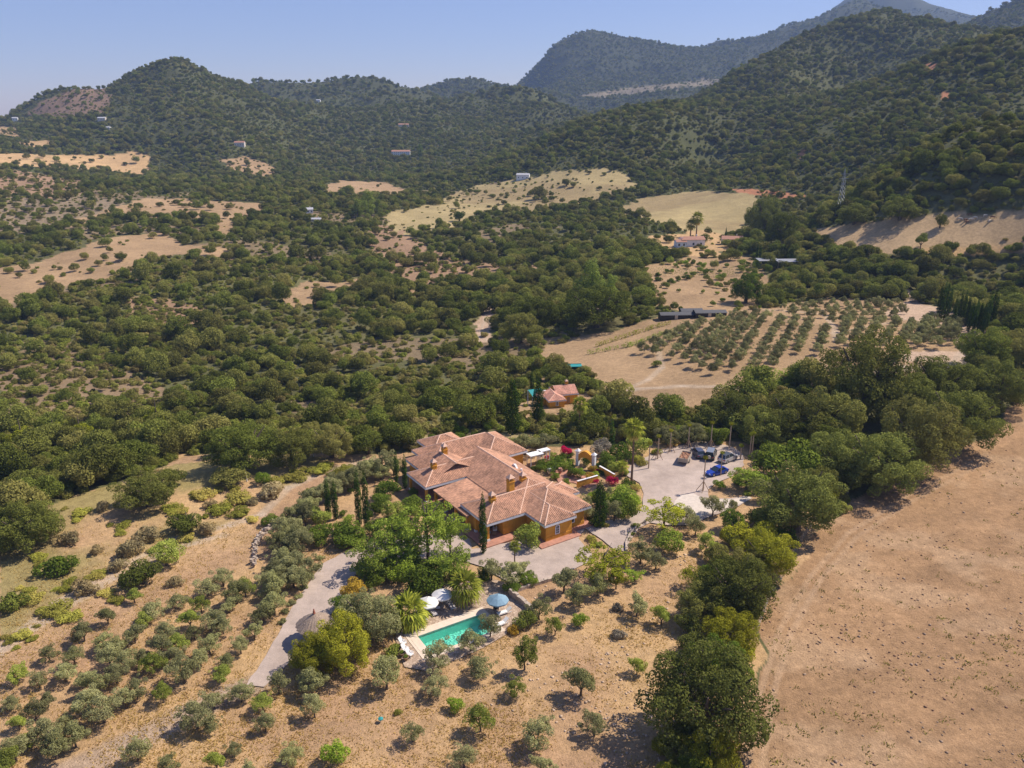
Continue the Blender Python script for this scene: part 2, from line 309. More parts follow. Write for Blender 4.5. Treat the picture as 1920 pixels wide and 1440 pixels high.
# ------------------------------------------------------------------ land cover, outlined on the ground by sight lines
TAN = (.365,.245,.135); GOLD = (.50,.33,.165); BROWN = (.345,.212,.112); REDDISH = (.31,.20,.12); PALEG = (.37,.29,.14); RED = (.42,.19,.10); TRACK = (.50,.36,.25); PALE = (.50,.40,.30)
SOIL = (.125,.118,.05); FAR = (.055,.06,.028)
FIELDS = [  # (colour, outline, woodiness left on it)
 (GOLD, [(-400,1090),(-100,1050),(0,1030),(60,985),(110,950),(200,905),(330,872),(345,850),(420,858),(560,850),(700,853),(800,840),(1180,830),(1280,822),(1400,840),(1500,870),(1560,960),(1490,1060),(1430,1180),(1390,1300),(1360,1400),(1330,1500),(1300,2200),(-900,2200)], 0),
 (BROWN, [(1200,2200),(1330,1500),(1350,1400),(1395,1290),(1440,1180),(1500,1040),(1570,955),(1690,890),(1800,830),(1880,775),(1960,735),(2300,640),(3000,700),(3000,2200)], 0),
 (TAN, [(-60,560),(0,557),(20,567),(67,547),(127,537),(197,523),(205,508),(290,493),(333,477),(400,482),(450,492),(440,470),(417,460),(350,457),(300,440),(267,440),(187,450),(150,463),(100,472),(67,493),(0,503),(-60,510)], .04),
 (TAN, [(540,578),(538,545),(560,530),(600,525),(640,530),(690,518),(700,524),(650,552),(580,570)], .1),
 (GOLD, [(-80,285),(0,288),(60,288),(130,292),(200,290),(255,283),(290,296),(285,312),(270,330),(220,322),(150,318),(60,312),(-80,315)], .05),
 (REDDISH, [(-60,318),(0,315),(70,325),(160,340),(150,365),(90,372),(0,360),(-60,350)], .45),
 (TAN, [(140,412),(200,388),(270,372),(350,376),(420,378),(505,382),(512,396),(430,408),(430,440),(405,445),(400,412),(300,405),(200,400),(150,425)], .16),
 (TAN, [(600,347),(640,339),(720,340),(762,358),(745,368),(700,366),(620,362)], .02),
 (GOLD, [(-60,238),(0,236),(40,241),(34,256),(0,259),(-60,262)], .1),
 (GOLD, [(40,266),(90,262),(110,272),(60,276)], .1),
 (PALEG, [(830,368),(900,347),(1010,331),(1060,319),(1150,316),(1212,346),(1150,367),(1075,385),(1000,398),(900,402),(850,385)], .16),
 (PALEG, [(1140,396),(1180,380),(1240,366),(1320,358),(1405,364),(1425,385),(1405,412),(1375,440),(1290,436),(1250,420),(1200,412)], .0),
 ((.43,.30,.165), [(1520,432),(1640,416),(1760,402),(1880,396),(1990,385),(1990,455),(1925,466),(1850,476),(1760,482),(1700,479),(1600,476),(1550,455)], .005),
 (PALEG, [(725,398),(800,384),(885,384),(905,412),(850,425),(800,434),(742,450),(735,425)], .12),
 (TAN, [(1030,650),(1100,628),(1210,598),(1400,582),(1560,560),(1700,560),(1730,575),(1815,620),(1812,680),(1790,705),(1700,712),(1560,715),(1500,708),(1440,735),(1380,760),(1250,768),(1180,770),(1120,742),(1100,700),(1070,690),(1010,672)], 0),
 (TRACK, [(884,645),(900,612),(912,580),(922,546),(940,546),(936,580),(925,615),(918,645)], .02),
 (REDDISH, [(705,470),(760,430),(850,490),(930,500),(990,495),(1000,508),(900,528),(850,520),(800,540),(770,585),(750,580),(780,540),(740,500)], .35),
 ((.24,.17,.10), [(-20,700),(60,640),(140,640),(250,700),(330,740),(250,790),(130,800),(20,780)], .95),
 (REDDISH, [(230,560),(330,560),(420,600),(340,620),(250,600)], .85),
 (TAN, [(1195,500),(1300,482),(1400,478),(1440,500),(1440,548),(1400,585),(1340,592),(1270,585),(1210,552)], .05),
 (GOLD, [(1240,440),(1330,432),(1380,445),(1400,470),(1300,482),(1230,470),(1180,460)], .15),
 ((.22,.18,.12), [(1180,165),(1240,158),(1345,147),(1350,156),(1290,166),(1200,176),(1120,184),(1080,180)], .3),
 (REDDISH, [(700,420),(740,420),(745,455),(700,470),(690,440)], .3),
 (TAN, [(410,300),(470,292),(520,318),(510,332),(470,330),(430,320)], .3),
 ((.25,.165,.11), [(50,215),(80,190),(120,172),(200,152),(210,185),(202,212),(130,222)], .42),
 (RED, [(1738,124),(1760,117),(1768,128),(1745,142)], .1), (RED, [(1755,178),(1774,170),(1776,184),(1760,188)], .1), (RED, [(1505,282),(1518,278),(1515,298),(1506,300)], .1),
 (RED, [(1380,352),(1450,355),(1520,365),(1500,374),(1400,366)], .2),
 ((.25,.19,.12), [(-60,360),(90,374),(160,368),(230,376),(190,400),(130,412),(60,430),(-60,455)], .6),
 (GOLD, [(1680,470),(1800,468),(1900,452),(1990,450),(1990,470),(1850,478),(1740,486)], .4),
 (TRACK, [(1668,590),(1690,545),(1672,548),(1690,540),(1712,548),(1712,570),(1750,575),(1812,600),(1850,620),(1845,632),(1800,640),(1740,600),(1700,598)], 0),
 (TRACK, [(1700,655),(1760,655),(1812,665),(1812,700),(1790,700),(1770,685),(1700,680)], 0),
 (PALEG, [(760,830),(740,800),(800,800),(900,812),(1010,815),(1000,840)], .9),
 (TAN, [(1020,700),(1000,770),(1020,800),(980,800),(985,720)], .5),
 (TAN, [(1000,735),(1110,735),(1110,780),(1000,780)], .2),
 ((.22,.165,.095), [(-9000,-9000),(-9001,-9000),(-9000,-9001)], .75),   # small natural clearings, placed by noise
]
FBOX = [(min(p[0] for p in f[1])-5, max(p[0] for p in f[1])+5, min(p[1] for p in f[1])-5, max(p[1] for p in f[1])+5) for f in FIELDS]
def cover(x, y, z=None):
    """ index of the field that each ground point lies in, -1 for wild ground """
    if z is None: z = height(x, y)
    px, py, zc = project(x, y, z)
    n1 = (fbm(x, y, 14, 3, 21)-.5); n2 = (fbm(x, y, 14, 3, 22)-.5); s = 7*FPX/np.maximum(zc, 30)
    n3 = fbm(x, y, 45, 3, 23)-.5; px = px + n1*s*1.6 + n3*s*2.2*sstep(250, 500, np.hypot(x, y)); py = py + n2*s*.45
    out = np.full(np.shape(px), -1)
    for i, (c, poly, _) in enumerate(FIELDS):
        a, b, c_, d = FBOX[i]; k = (px > a) & (px < b) & (py > c_) & (py < d)
        if k.any():
            idx = np.where(k)[0]; ins = in_poly(px[idx], py[idx], poly); out[idx[ins]] = i
    rr_ = np.hypot(x, y); g = (out == -1) & (fbm(x, y, 62, 4, 91) > .67) & (rr_ > 190) & (rr_ < 900) & (x < 40); out[g] = len(FIELDS)-1
    return out

# ------------------------------------------------------------------ terrain mesh
ci = cover(X, Y, Z)
base = np.array(SOIL)[None] * (0.75+.6*fbm(X, Y, 60, 3, 31))[:,None]
base = base + (fbm(X, Y, 140, 3, 33)[:,None]-.5)*np.array([.08,.04,.015])[None]
_g = sstep(300, 700, np.hypot(X, Y))[:,None]*.85; base = base*(1-_g) + np.array([.072,.078,.03])[None]*_g*(.6+.8*fbm(X, Y, 45, 4, 38))[:,None]; _f = sstep(1300, 2600, np.hypot(X, Y))[:,None]; base = base*(1-_f) + np.array(FAR)[None]*_f*(.7+.6*fbm(X, Y, 90, 4, 37))[:,None]
cols = base.copy()
for i, f in enumerate(FIELDS):
    k = ci == i
    if k.any(): cols[k] = np.array(f[0])[None]
# wear, mown lines and bare patches of the fields have shapes of their own
k = ci == 0; n = fbm(X, Y, 9, 4, 41); n2 = fbm(X, Y, 26, 3, 42); m_ = np.clip((n-.42)*3.2, 0, 1)*.65 + np.clip((n2-.45)*4, 0, 1)*.35
cols[k] = (cols*(1-m_[:,None]) + np.array([.40,.25,.145])[None]*m_[:,None])[k]
k = (ci == 1); u_ = X*.93+Y*.37; n = fbm(u_*.22, (Y*.93-X*.37), 3.2, 4, 43); n3 = fbm(X, Y, 30, 4, 47); cols[k] *= (0.62+.52*n+.24*n3)[k][:,None]
k = (ci == 1); n4 = sstep(.5, .7, fbm(X, Y, 7, 4, 48)); cols[k] = (cols*(1-.35*n4[:,None]) + np.array([.52,.36,.22])[None]*.35*n4[:,None])[k]
k = (ci >= 2); n = fbm(X, Y, 18, 4, 44); cols[k] *= (0.78+.44*n)[k][:,None]
k = (ci == 11) | (ci == 10); n = sstep(.45, .6, fbm(X, Y, 40, 3, 45)); cols[k] = (cols*(1-.5*n[:,None]) + np.array([.24,.17,.09])[None]*.5*n[:,None])[k]
# the drone's-eye meadow on the left: scrubby green weeds
PXg, PYg, _ = project(X, Y, Z)
k = (ci == 0) & in_poly(PXg, PYg, [(0,1200),(0,1000),(110,940),(330,870),(560,850),(620,860),(560,910),(480,950),(420,985),(330,1040),(200,1120),(90,1180)])
n = sstep(.36, .60, fbm(X, Y, 12, 4, 46)); cols[k] = (cols*(1-.75*n[:,None]) + np.array([.27,.235,.085])[None]*.75*n[:,None])[k]
# wheel tracks
def stroke(ptsx, width, c, amt=.7):
    global cols
    P = [at(*p) for p in ptsx]
    for a, b in zip(P[:-1], P[1:]):
        dx, dy = b.x-a.x, b.y-a.y; L2 = dx*dx+dy*dy
        t = np.clip(((X-a.x)*dx+(Y-a.y)*dy)/L2, 0, 1); d = np.hypot(X-a.x-t*dx, Y-a.y-t*dy)
        m = (1-sstep(width*.5, width, d))*amt; cols = cols*(1-m[:,None]) + np.array(c)[None]*m[:,None]
stroke([(0,1215),(110,1130),(230,1060),(330,1010),(430,985),(490,965),(540,915),(620,880),(700,862)], 1.1, PALE, .6)
stroke([(-30,1245),(90,1160),(210,1085),(320,1030),(420,1003)], 1.0, PALE, .6)
stroke([(1920,752),(1990,740)], 2, PALE)
stroke([(1145,742),(1190,730),(1280,724),(1400,728),(1480,715)], 1.4, PALE, .6)
stroke([(1160,735),(1215,712),(1240,690),(1235,660)], 1.2, PALE, .5)
stroke([(1475,735),(1560,712),(1700,690),(1790,690),(1812,660)], 2.6, PALE, .6)
stroke([(896,640),(908,600),(922,560)], .5, PALE, .7); stroke([(910,640),(921,600),(933,560)], .5, PALE, .7)
stroke([(480,1283),(420,1305),(350,1340),(250,1392),(120,1450)], 2.4, (.40,.30,.22), .75)
stroke([(1400,1440),(1425,1300),(1462,1180),(1520,1080),(1590,1000),(1700,930),(1850,850)], .5, (.46,.31,.19), .55); stroke([(1428,1440),(1450,1300),(1482,1190),(1536,1090),(1605,1008),(1712,938),(1860,856)], .5, (.46,.31,.19), .55)
stroke([(1560,625),(1640,610),(1690,600)], 1.2, PALE, .5); stroke([(1568,640),(1563,610),(1545,590),(1500,585),(1430,580)], 1.2, PALE, .5)
idx = np.arange(nr*nth).reshape(nr, nth)
Fq = np.stack([idx[:-1,:-1], idx[1:,:-1], idx[1:,1:], idx[:-1,1:]], -1).reshape(-1, 4)[:, ::-1]
# hole of the pool basin
PC = [flat(740+X_/8, 1080+Y_/8) for X_, Y_ in ((345,910),(1290,575))]
PA = math.atan2(PC[1].y-PC[0].y, PC[1].x-PC[0].x); PE1 = Vector((math.cos(PA), math.sin(PA), 0)); PE2 = Vector((math.sin(PA), -math.cos(PA), 0))
POOL_L, POOL_W = (PC[1]-PC[0]).length, 4.0; PO = PC[0]
cxm = X[Fq].mean(1)-PO.x; cym = Y[Fq].mean(1)-PO.y; ps = cxm*PE1.x+cym*PE1.y; pt = cxm*PE2.x+cym*PE2.y
Fq = Fq[~((ps > -.6) & (ps < POOL_L+.6) & (pt > -.6) & (pt < POOL_W+.6))]
cols = np.clip(cols, .01, .9)
m, t, b, N, L = newmat('earth and dry grass'); b.inputs['Roughness'].default_value = .95; b.inputs['Specular IOR Level'].default_value = .1
at_ = N('ShaderNodeAttribute'); at_.attribute_name = 'gcol'; tc = N('ShaderNodeTexCoord')
def noise_node(scale, detail=5, rough=.6):
    n_ = N('ShaderNodeTexNoise'); n_.inputs['Scale'].default_value = scale; n_.inputs['Detail'].default_value = detail; n_.inputs['Roughness'].default_value = rough; L(tc.outputs['Object'], n_.inputs['Vector']); return n_
nA = noise_node(.9, 6, .7); nB = noise_node(4.5, 4, .7); nC = noise_node(.12, 5, .6)
def rng(n_, lo, hi, a=.3, c=.7):
    r_ = N('ShaderNodeMapRange'); r_.inputs[1].default_value = a; r_.inputs[2].default_value = c; r_.inputs[3].default_value = lo; r_.inputs[4].default_value = hi; L(n_.outputs[0], r_.inputs[0]); return r_
mul = N('ShaderNodeMath'); mul.operation = 'MULTIPLY'; L(rng(nA, .74, 1.24).outputs[0], mul.inputs[0]); L(rng(nB, .80, 1.18).outputs[0], mul.inputs[1])
mul2 = N('ShaderNodeMath'); mul2.operation = 'MULTIPLY'; L(mul.outputs[0], mul2.inputs[0]); L(rng(nC, .88, 1.12).outputs[0], mul2.inputs[1])
vm = N('ShaderNodeVectorMath'); vm.operation = 'SCALE'; L(at_.outputs['Color'], vm.inputs[0]); L(mul2.outputs[0], vm.inputs['Scale']); L(vm.outputs[0], b.inputs['Base Color'])
bp = N('ShaderNodeBump'); bp.inputs['Strength'].default_value = .8; bp.inputs['Distance'].default_value = .25; L(nB.outputs[0], bp.inputs['Height']); L(bp.outputs[0], b.inputs['Normal'])
M['earth'] = m
ca = np.concatenate([cols, np.ones((len(cols), 1))], 1)
ter = link('terrain', mesh_np('terrain', np.stack([X, Y, Z], 1), Fq, M['earth'], {'gcol': ('FLOAT_COLOR', 'POINT', ca)}, smooth=True))
tag(ter, kind='structure')
del RRg, THg, X, Y, Z, cols, base, ca

# ------------------------------------------------------------------ foliage meshes
def leaves(C, Rr, n, size, seed, squash=.9, jitter=.55, up=.25, center=None, tintvar=.22, aspect=1.0, keep=.55):
    """ leaf clumps around blobs C (k,3) of radius Rr (k,) """
    r = np.random.RandomState(seed); C = np.asarray(C, float); Rr = np.asarray(Rr, float); k = len(C)
    pr = Rr**2; pr = pr/pr.sum(); out = []; tn = []; nn = []
    btint = r.rand(k); tot = 0
    while tot < n:
        i = r.choice(k, n, p=pr); d = r.normal(size=(n,3)); d /= np.linalg.norm(d, axis=1)[:,None]
        rad = Rr[i]*(1 - .34*r.rand(n)**2 + .10*r.rand(n)); p = C[i] + d*rad[:,None]*np.array([1,1,squash])
        q = ((p[:,None]-C[None])/np.array([1,1,squash])); dd = np.sqrt((q**2).sum(2))/Rr[None]
        ok = dd.min(1) > keep; ok &= ~((d[:,2] < -.6) & (r.rand(n) < .5))
        p = p[ok]; out.append(p); nn.append(d[ok]); tn.append((btint[i][ok]*.45 + r.rand(ok.sum())*.55)); tot += ok.sum()
    p = np.concatenate(out)[:n]; d = np.concatenate(nn)[:n]; tint = np.concatenate(tn)[:n]; n = len(p)
    nor = d + r.normal(size=(n,3))*jitter; nor[:,2] += up; nor /= np.linalg.norm(nor, axis=1)[:,None]
    a = np.cross(nor, r.normal(size=(n,3))); a /= np.linalg.norm(a, axis=1)[:,None]; b_ = np.cross(nor, a)
    s = size*(.6+.8*r.rand(n))[:,None]
    V = np.stack([p-a*s*aspect, p-b_*s*.55, p+a*s*aspect, p+b_*s*.55], 1).reshape(-1, 3)
    F = np.arange(4*n).reshape(n, 4); return V, F, np.repeat(np.clip(tint, 0, 1), 4)
def foliage(name, mat, *a, **k):
    V, F, T = leaves(*a, **k); return mesh_np(name, V, F, mat, {'tint': ('FLOAT', 'POINT', T)})
def dome(seed, n, hz=.8, zc=1.0, low=-.35, rmin=.26, rmax=.42, out=.62, flat_=1.0):
    r = np.random.RandomState(seed); C = []; Rr = []
    while len(C) < n:
        d = r.normal(size=3); d /= np.linalg.norm(d)
        if d[2] < low: continue
        f = out*(.55+.5*r.rand()) if len(C) > 2 else .2
        C.append((d[0]*f, d[1]*f*flat_, zc + d[2]*f*hz)); Rr.append(rmin+(rmax-rmin)*r.rand())
    C.append((0,0,zc-.1)); Rr.append(.5); return C, Rr
LM = {}   # species -> list of unit crowns (crown radius 1, ground at z = 0)
LM['oak'] = [foliage('oak_crown', M['oak'], *dome(100+i, 17+2*i, (.62,.9,.7,1.0,.55,.8)[i], (.72,.85,.75,.95,.65,.8)[i], -.35, .16, .46, .68), 4600, .048, 200+i, jitter=.8) for i in range(6)]
LM['bigoak'] = [foliage('large_oak_crown', M['bigoak'], *dome(120+i, 95, .86, .80, -.8, .09, .22, .86), 26000, .0215, 220+i, jitter=.6) for i in range(4)]
LM['scrub'] = [foliage('bush_foliage', M['scrub'], *dome(140+i, 12+i, .6, .38, -.1, .14, .42, .72), 1700, .066, 240+i, squash=.8) for i in range(5)]
def olive_blobs(seed):
    r = np.random.RandomState(seed); C = []; Rr = []
    for k in range(6+r.randint(3)):
        a = 2*math.pi*(k/7.0)+r.rand()*.6; f = .35+.38*r.rand(); z = .72+.6*r.rand()
        C.append((math.cos(a)*f, math.sin(a)*f, z)); Rr.append(.22+.16*r.rand())
        for j in range(3): C.append((math.cos(a)*f+r.normal()*.22, math.sin(a)*f+r.normal()*.22, z+.1+r.normal()*.22)); Rr.append(.12+.1*r.rand())
    for k in range(4): C.append((r.normal()*.15, r.normal()*.15, 1.15+.5*r.rand())); Rr.append(.2+.15*r.rand())
    return C, Rr
LM['olive'] = [foliage('olive_crown', M['olive'], *olive_blobs(160+i), 5600, .033, 260+i, jitter=.8, aspect=1.5, keep=.35) for i in range(6)]
LM['ash'] = [foliage('airy_crown', M['ash'], *dome(180+i, 44, .85, 1.4, -.7, .09, .22, .88), 5200, .036, 280+i, squash=.75, jitter=.9, keep=.35) for i in range(3)]
LM['garden'] = [foliage('garden_bush', M['garden'], *dome(190+i, 16, .8, .7, -.5, .22, .36, .66), 3600, .045, 290+i, jitter=.7) for i in range(4)]
LM['pine'] = [foliage('pine_crown', M['pine'], *dome(196+i, 20, 1.1, 1.25, -.5, .2, .34, .62), 4000, .042, 296+i, squash=.7, jitter=.7) for i in range(2)]
def poplar_blobs(seed):
    r = np.random.RandomState(seed); C = []; Rr = []
    for k in range(26):
        z = .5+k*.13; f = .55*math.sin(min(1, (k+3)/14.)*math.pi/2)*(1-max(0, k-15)/14.); C.append((r.normal()*f*.6, r.normal()*f*.6, z)); Rr.append(.22+.2*f)
    return C, Rr
LM['poplar'] = [foliage('poplar_crown', M['poplar'], *poplar_blobs(300+i), 6000, .045, 306+i, squash=1.2, jitter=.7) for i in range(2)]
def cyp(seed, fat=1.0):   # height 1, radius about .055
    r = np.random.RandomState(seed); C = []; Rr = []
    for k in range(34):
        z = .03+k*.0275; w_ = .046*fat*min(1, .55+z*3)*(1 if z < .55 else max(.14, 1-((z-.55)/.45)**1.4))
        C.append((r.normal()*w_*.22, r.normal()*w_*.22, z)); Rr.append(w_*(.85+.3*r.rand()))
    return C, Rr
LM['cypress'] = [foliage('cypress_crown', M['cypress'], *cyp(320+i), 3400, .0085, 326+i, squash=1.7, jitter=.5, up=.1) for i in range(3)]
LM['fatcypress'] = [foliage('cypress_crown', M['cypress'], *cyp(330, 2.1), 3600, .013, 336, squash=1.5, jitter=.55, up=.1)]
def trunk(kind, seed):
    r = np.random.RandomState(seed); mb = MB()
    if kind == 'olive':
        mb.tube([(0,0,-.1),(.02,0,.2),(.03,.01,.45)], [.085,.065,.055], 7)
        for k in range(4):
            a = k*1.6+r.rand(); mb.tube([(.03,.01,.42),(.16*math.cos(a),.16*math.sin(a),.65),(.42*math.cos(a),.42*math.sin(a),1.0)], [.045,.032,.012], 5)
    elif kind == 'oak':
        mb.tube([(0,0,-.1),(.03,.02,.4),(.0,.0,.75)], [.11,.085,.07], 7)
        for k in range(5):
            a = k*1.3+r.rand(); mb.tube([(0,0,.5),(.25*math.cos(a),.25*math.sin(a),.8),(.62*math.cos(a),.62*math.sin(a),1.1+.3*r.rand())], [.06,.04,.012], 5)
    elif kind in ('ash',):
        mb.tube([(0,0,-.1),(.03,.02,.7),(.0,.05,1.3),(.05,.0,1.9)], [.06,.05,.04,.015], 7)
        for k in range(7):
            a = k*1.1+r.rand(); z0 = .8+.12*k; mb.tube([(0,0,z0),(.3*math.cos(a),.3*math.sin(a),z0+.25),(.62*math.cos(a),.62*math.sin(a),z0+.5)], [.03,.022,.008], 5)
    elif kind == 'tall':
        mb.tube([(0,0,-.1),(.02,0,1.2),(0,.02,2.6)], [.09,.06,.02], 7)
    return mb.build(kind+'_trunk', M['bark']).data
def _free(o_data):
    for o in [o for o in bpy.data.objects if o.data == o_data]: bpy.data.objects.remove(o)
    return o_data
TR = {k: [_free(trunk(k, 10*i+3)) for i in range(2)] for k in ('olive', 'oak', 'ash', 'tall')}
SPEC = {  # species: (crown meshes, trunk kind, height of the crown's middle in crown radii)
 'oak': ('oak','oak',.8), 'bigoak': ('bigoak','oak',.80), 'olive': ('olive','olive',1.08), 'ash': ('ash','ash',1.45), 'pine': ('pine','tall',1.25), 'poplar': ('poplar','tall',2.0),
 'scrub': ('scrub',None,.42), 'garden': ('garden',None,.7)}
def plant(name, sp, pos, rad, label=None, cat=None, group=None, mat=None, parts=True, zs=1.0, sunk=0.0):
    lm, tk, zc = SPEC[sp]; me = rnd.choice(LM[lm]); rz = rnd.random()*6.28
    sc = (rad*(.92+.16*rnd.random()), rad*(.92+.16*rnd.random()), rad*zs*(.92+.16*rnd.random()))
    loc = (pos[0], pos[1], pos[2]-.05-sunk)
    if parts and tk:
        e = empty(name, loc, rz); e.scale = sc
        c = link('crown', me, e); t_ = link('trunk', rnd.choice(TR[tk]), e); top = e
    else:
        c = link(name, me); c.location = loc; c.rotation_euler = (0,0,rz); c.scale = sc; top = c
    if mat: c.material_slots[0].link = 'OBJECT'; c.material_slots[0].material = M[mat]
    return tag(top, label, cat, group)
def spot(px, py, wpx, sp, zs=1.0):
    """ foot and radius of a plant whose crown is centred on the sight line and wpx wide """
    zc = SPEC[sp][2]*zs; p = at(px, py); rad = 1
    for _ in range(3):
        d = project(p.x, p.y, p.z+zc*rad)[2]; rad = float(wpx/2/(FPX/d)); p = at(px, py, zc*rad)
    return p, rad
def tree(name, sp, px, py, wpx, label, cat='tree', group=None, mat=None, parts=True, zs=1.0):
    if wpx > 30: wpx *= {'bigoak': 1.18, 'ash': 1.28, 'garden': 1.18, 'olive': 1.0}.get(sp, 1)
    p, rad = spot(px, py, wpx, sp, zs); TAKEN.append((p.x, p.y, rad)); return plant(name, sp, p, rad, label, cat, group, mat, parts, zs)
TAKEN = []


# ------------------------------------------------------------------ building materials
M['orange'] = plain('orange render', (.66,.295,.02), .85, noise=.14, scale=1.2, c2=(.74,.37,.045))
M['white'] = plain('white render', (.76,.75,.74), .8, noise=.06, scale=1.5)
M['cream'] = plain('cream stone coping', (.68,.56,.44), .8, noise=.10, scale=1.5)
M['terracotta'] = plain('terracotta paving', (.42,.20,.135), .8, noise=.2, scale=1.5)
M['dark'] = plain('dark interior', (.02,.018,.016), .6)
M['glass'] = plain('dark window glass', (.03,.045,.06), .08)
M['wood'] = plain('weathered wood', (.30,.19,.11), .8, noise=.25, scale=5)
M['paleWood'] = plain('pale timber', (.45,.33,.22), .8, noise=.2, scale=5)
M['canvas'] = plain('white canvas', (.80,.77,.72), .85, noise=.04)
M['bluecanvas'] = plain('grey blue canvas', (.20,.32,.40), .85, noise=.10, scale=3)
M['teal'] = plain('teal netting', (.02,.26,.26), .8, noise=.15)
M['stone'] = plain('rubble stone', (.42,.34,.27), .95, noise=.35, scale=2.5, bump=.6)
M['metal'] = plain('grey metal', (.45,.45,.46), .4, .6)
M['black'] = plain('black rubber', (.02,.02,.02), .7)
M['tyre'] = M['black']
def tilemat(name, c, course=.38):
    m, t, b, N, L = newmat(name); b.inputs['Roughness'].default_value = .85
    at_ = N('ShaderNodeAttribute'); at_.attribute_name = 'tuv'; sp = N('ShaderNodeSeparateXYZ'); L(at_.outputs['Vector'], sp.inputs[0])
    def mth(op, a, b_): 
        n_ = N('ShaderNodeMath'); n_.operation = op
        for i, v in enumerate((a, b_)):
            if v is None: continue
            if isinstance(v, (int, float)): n_.inputs[i].default_value = v
            else: L(v, n_.inputs[i])
        return n_.outputs[0]
    cu = mth('FLOOR', mth('DIVIDE', sp.outputs[0], .30), None); cv = mth('FLOOR', mth('DIVIDE', sp.outputs[1], course), None)
    cb = N('ShaderNodeCombineXYZ'); L(cu, cb.inputs[0]); L(cv, cb.inputs[1])
    wn = N('ShaderNodeTexWhiteNoise'); wn.noise_dimensions = '3D'; L(cb.outputs[0], wn.inputs['Vector'])
    tc = N('ShaderNodeTexCoord'); nz = N('ShaderNodeTexNoise'); nz.inputs['Scale'].default_value = .45; nz.inputs['Detail'].default_value = 6; L(tc.outputs['Object'], nz.inputs['Vector'])
    lip = mth('LESS_THAN', mth('FRACT', mth('DIVIDE', sp.outputs[1], course), None), .14)
    v = mth('ADD', mth('MULTIPLY', wn.outputs['Value'], .5), mth('MULTIPLY', nz.outputs[0], 1.25))
    v = mth('SUBTRACT', v, mth('MULTIPLY', lip, .22)); v = mth('ADD', v, .14)
    vm = N('ShaderNodeVectorMath'); vm.operation = 'SCALE'; vm.inputs[0].default_value = c; L(v, vm.inputs['Scale']); L(vm.outputs[0], b.inputs['Base Color']); return m
M['tile'] = tilemat('terracotta roof tiles', (.42,.225,.14))
M['tilered'] = tilemat('pinkish roof tiles', (.54,.27,.19))
M['cap'] = plain('pale ridge tiles', (.66,.43,.31), .85, noise=.15, scale=3)

def facet(VV, FF, UU, poly, e0, e1, period=.30, amp=.13):
    """ rows of barrel tiles over a convex roof facet; e0-e1 is the eave """
    P = [Vector(p) for p in poly]; e0 = Vector(e0); u = (Vector(e1)-e0).normalized(); n = None
    for p in P:
        q = (p-e0); 
        if q.cross(u).length > .3: n = u.cross(q).normalized(); break
    if n.z < 0: n = -n
    v = n.cross(u)
    if max((p-e0).dot(v) for p in P) < .1: v = -v
    Q = [((p-e0).dot(u), (p-e0).dot(v)) for p in P]; umin = min(q[0] for q in Q); umax = max(q[0] for q in Q)
    st = period/4; k0 = math.ceil((umin+.01)/st); k1 = math.floor((umax-.01)/st); us = [umin+.004]+[k*st for k in range(k0, k1+1)]+[umax-.004]; base = len(VV); m_ = 0
    for x in us:
        vs = []
        for i in range(len(Q)):
            (a, b_), (c, d) = Q[i], Q[(i+1) % len(Q)]
            if (a-x)*(c-x) <= 0 and abs(a-c) > 1e-9: vs.append(b_+(d-b_)*(x-a)/(c-a))
        if not vs: vs = [0, 0]
        h = amp*(1-abs(((x/period) % 1)*2-1))**.6
        for vv in (min(vs), max(vs)):
            p = e0+u*x+v*vv+n*h; VV.append(tuple(p)); UU.append((x+e0.x*3.1+e0.y, vv, 0))
    for i in range(len(us)-1):
        a = base+2*i; FF.append((a, a+2, a+3, a+1))
def hiproof(parent, x0, x1, y0, y1, e, slope, axis, h0=True, h1=True, mat='tile', name='roof', slab=True):
    VV, FF, UU = [], [], []; cap = MB()
    if axis == 'x':
        half = (y1-y0)/2; zr = e+slope*half; ym = (y0+y1)/2; a = x0+(half if h0 else 0); b = x1-(half if h1 else 0); A = (a,ym,zr); B = (b,ym,zr)
        c00, c10, c11, c01 = (x0,y0,e), (x1,y0,e), (x1,y1,e), (x0,y1,e)
        facet(VV, FF, UU, [c00,c10,B,A], c00, c10); facet(VV, FF, UU, [c11,c01,A,B], c11, c01)
        if h0: facet(VV, FF, UU, [c01,c00,A], c01, c00); cap.tube([c00,A], .14, 6); cap.tube([c01,A], .14, 6)
        if h1: facet(VV, FF, UU, [c10,c11,B], c10, c11); cap.tube([c10,B], .14, 6); cap.tube([c11,B], .14, 6)
    else:
        half = (x1-x0)/2; zr = e+slope*half; xm = (x0+x1)/2; a = y0+(half if h0 else 0); b = y1-(half if h1 else 0); A = (xm,a,zr); B = (xm,b,zr)
        c00, c10, c11, c01 = (x0,y0,e), (x1,y0,e), (x1,y1,e), (x0,y1,e)
        facet(VV, FF, UU, [c01,c00,A,B], c01, c00); facet(VV, FF, UU, [c10,c11,B,A], c10, c11)
        if h0: facet(VV, FF, UU, [c00,c10,A], c00, c10); cap.tube([c00,A], .14, 6); cap.tube([c10,A], .1, 6)
        if h1: facet(VV, FF, UU, [c11,c01,B], c11, c01); cap.tube([c01,B], .1, 6); cap.tube([c11,B], .14, 6)
    cap.tube([A,B], .14, 6)
    r_ = link(name, mesh_np(name, VV, np.array(FF), M[mat], {'tuv': ('FLOAT_VECTOR', 'POINT', UU)}), parent)
    cap.build('ridge_tiles', M['cap'], r_)
    if slab: MB().box(x0-.03, x1+.03, y0-.03, y1+.03, e-.40, e-.05).build('cornice', M['white'], r_)
    return r_
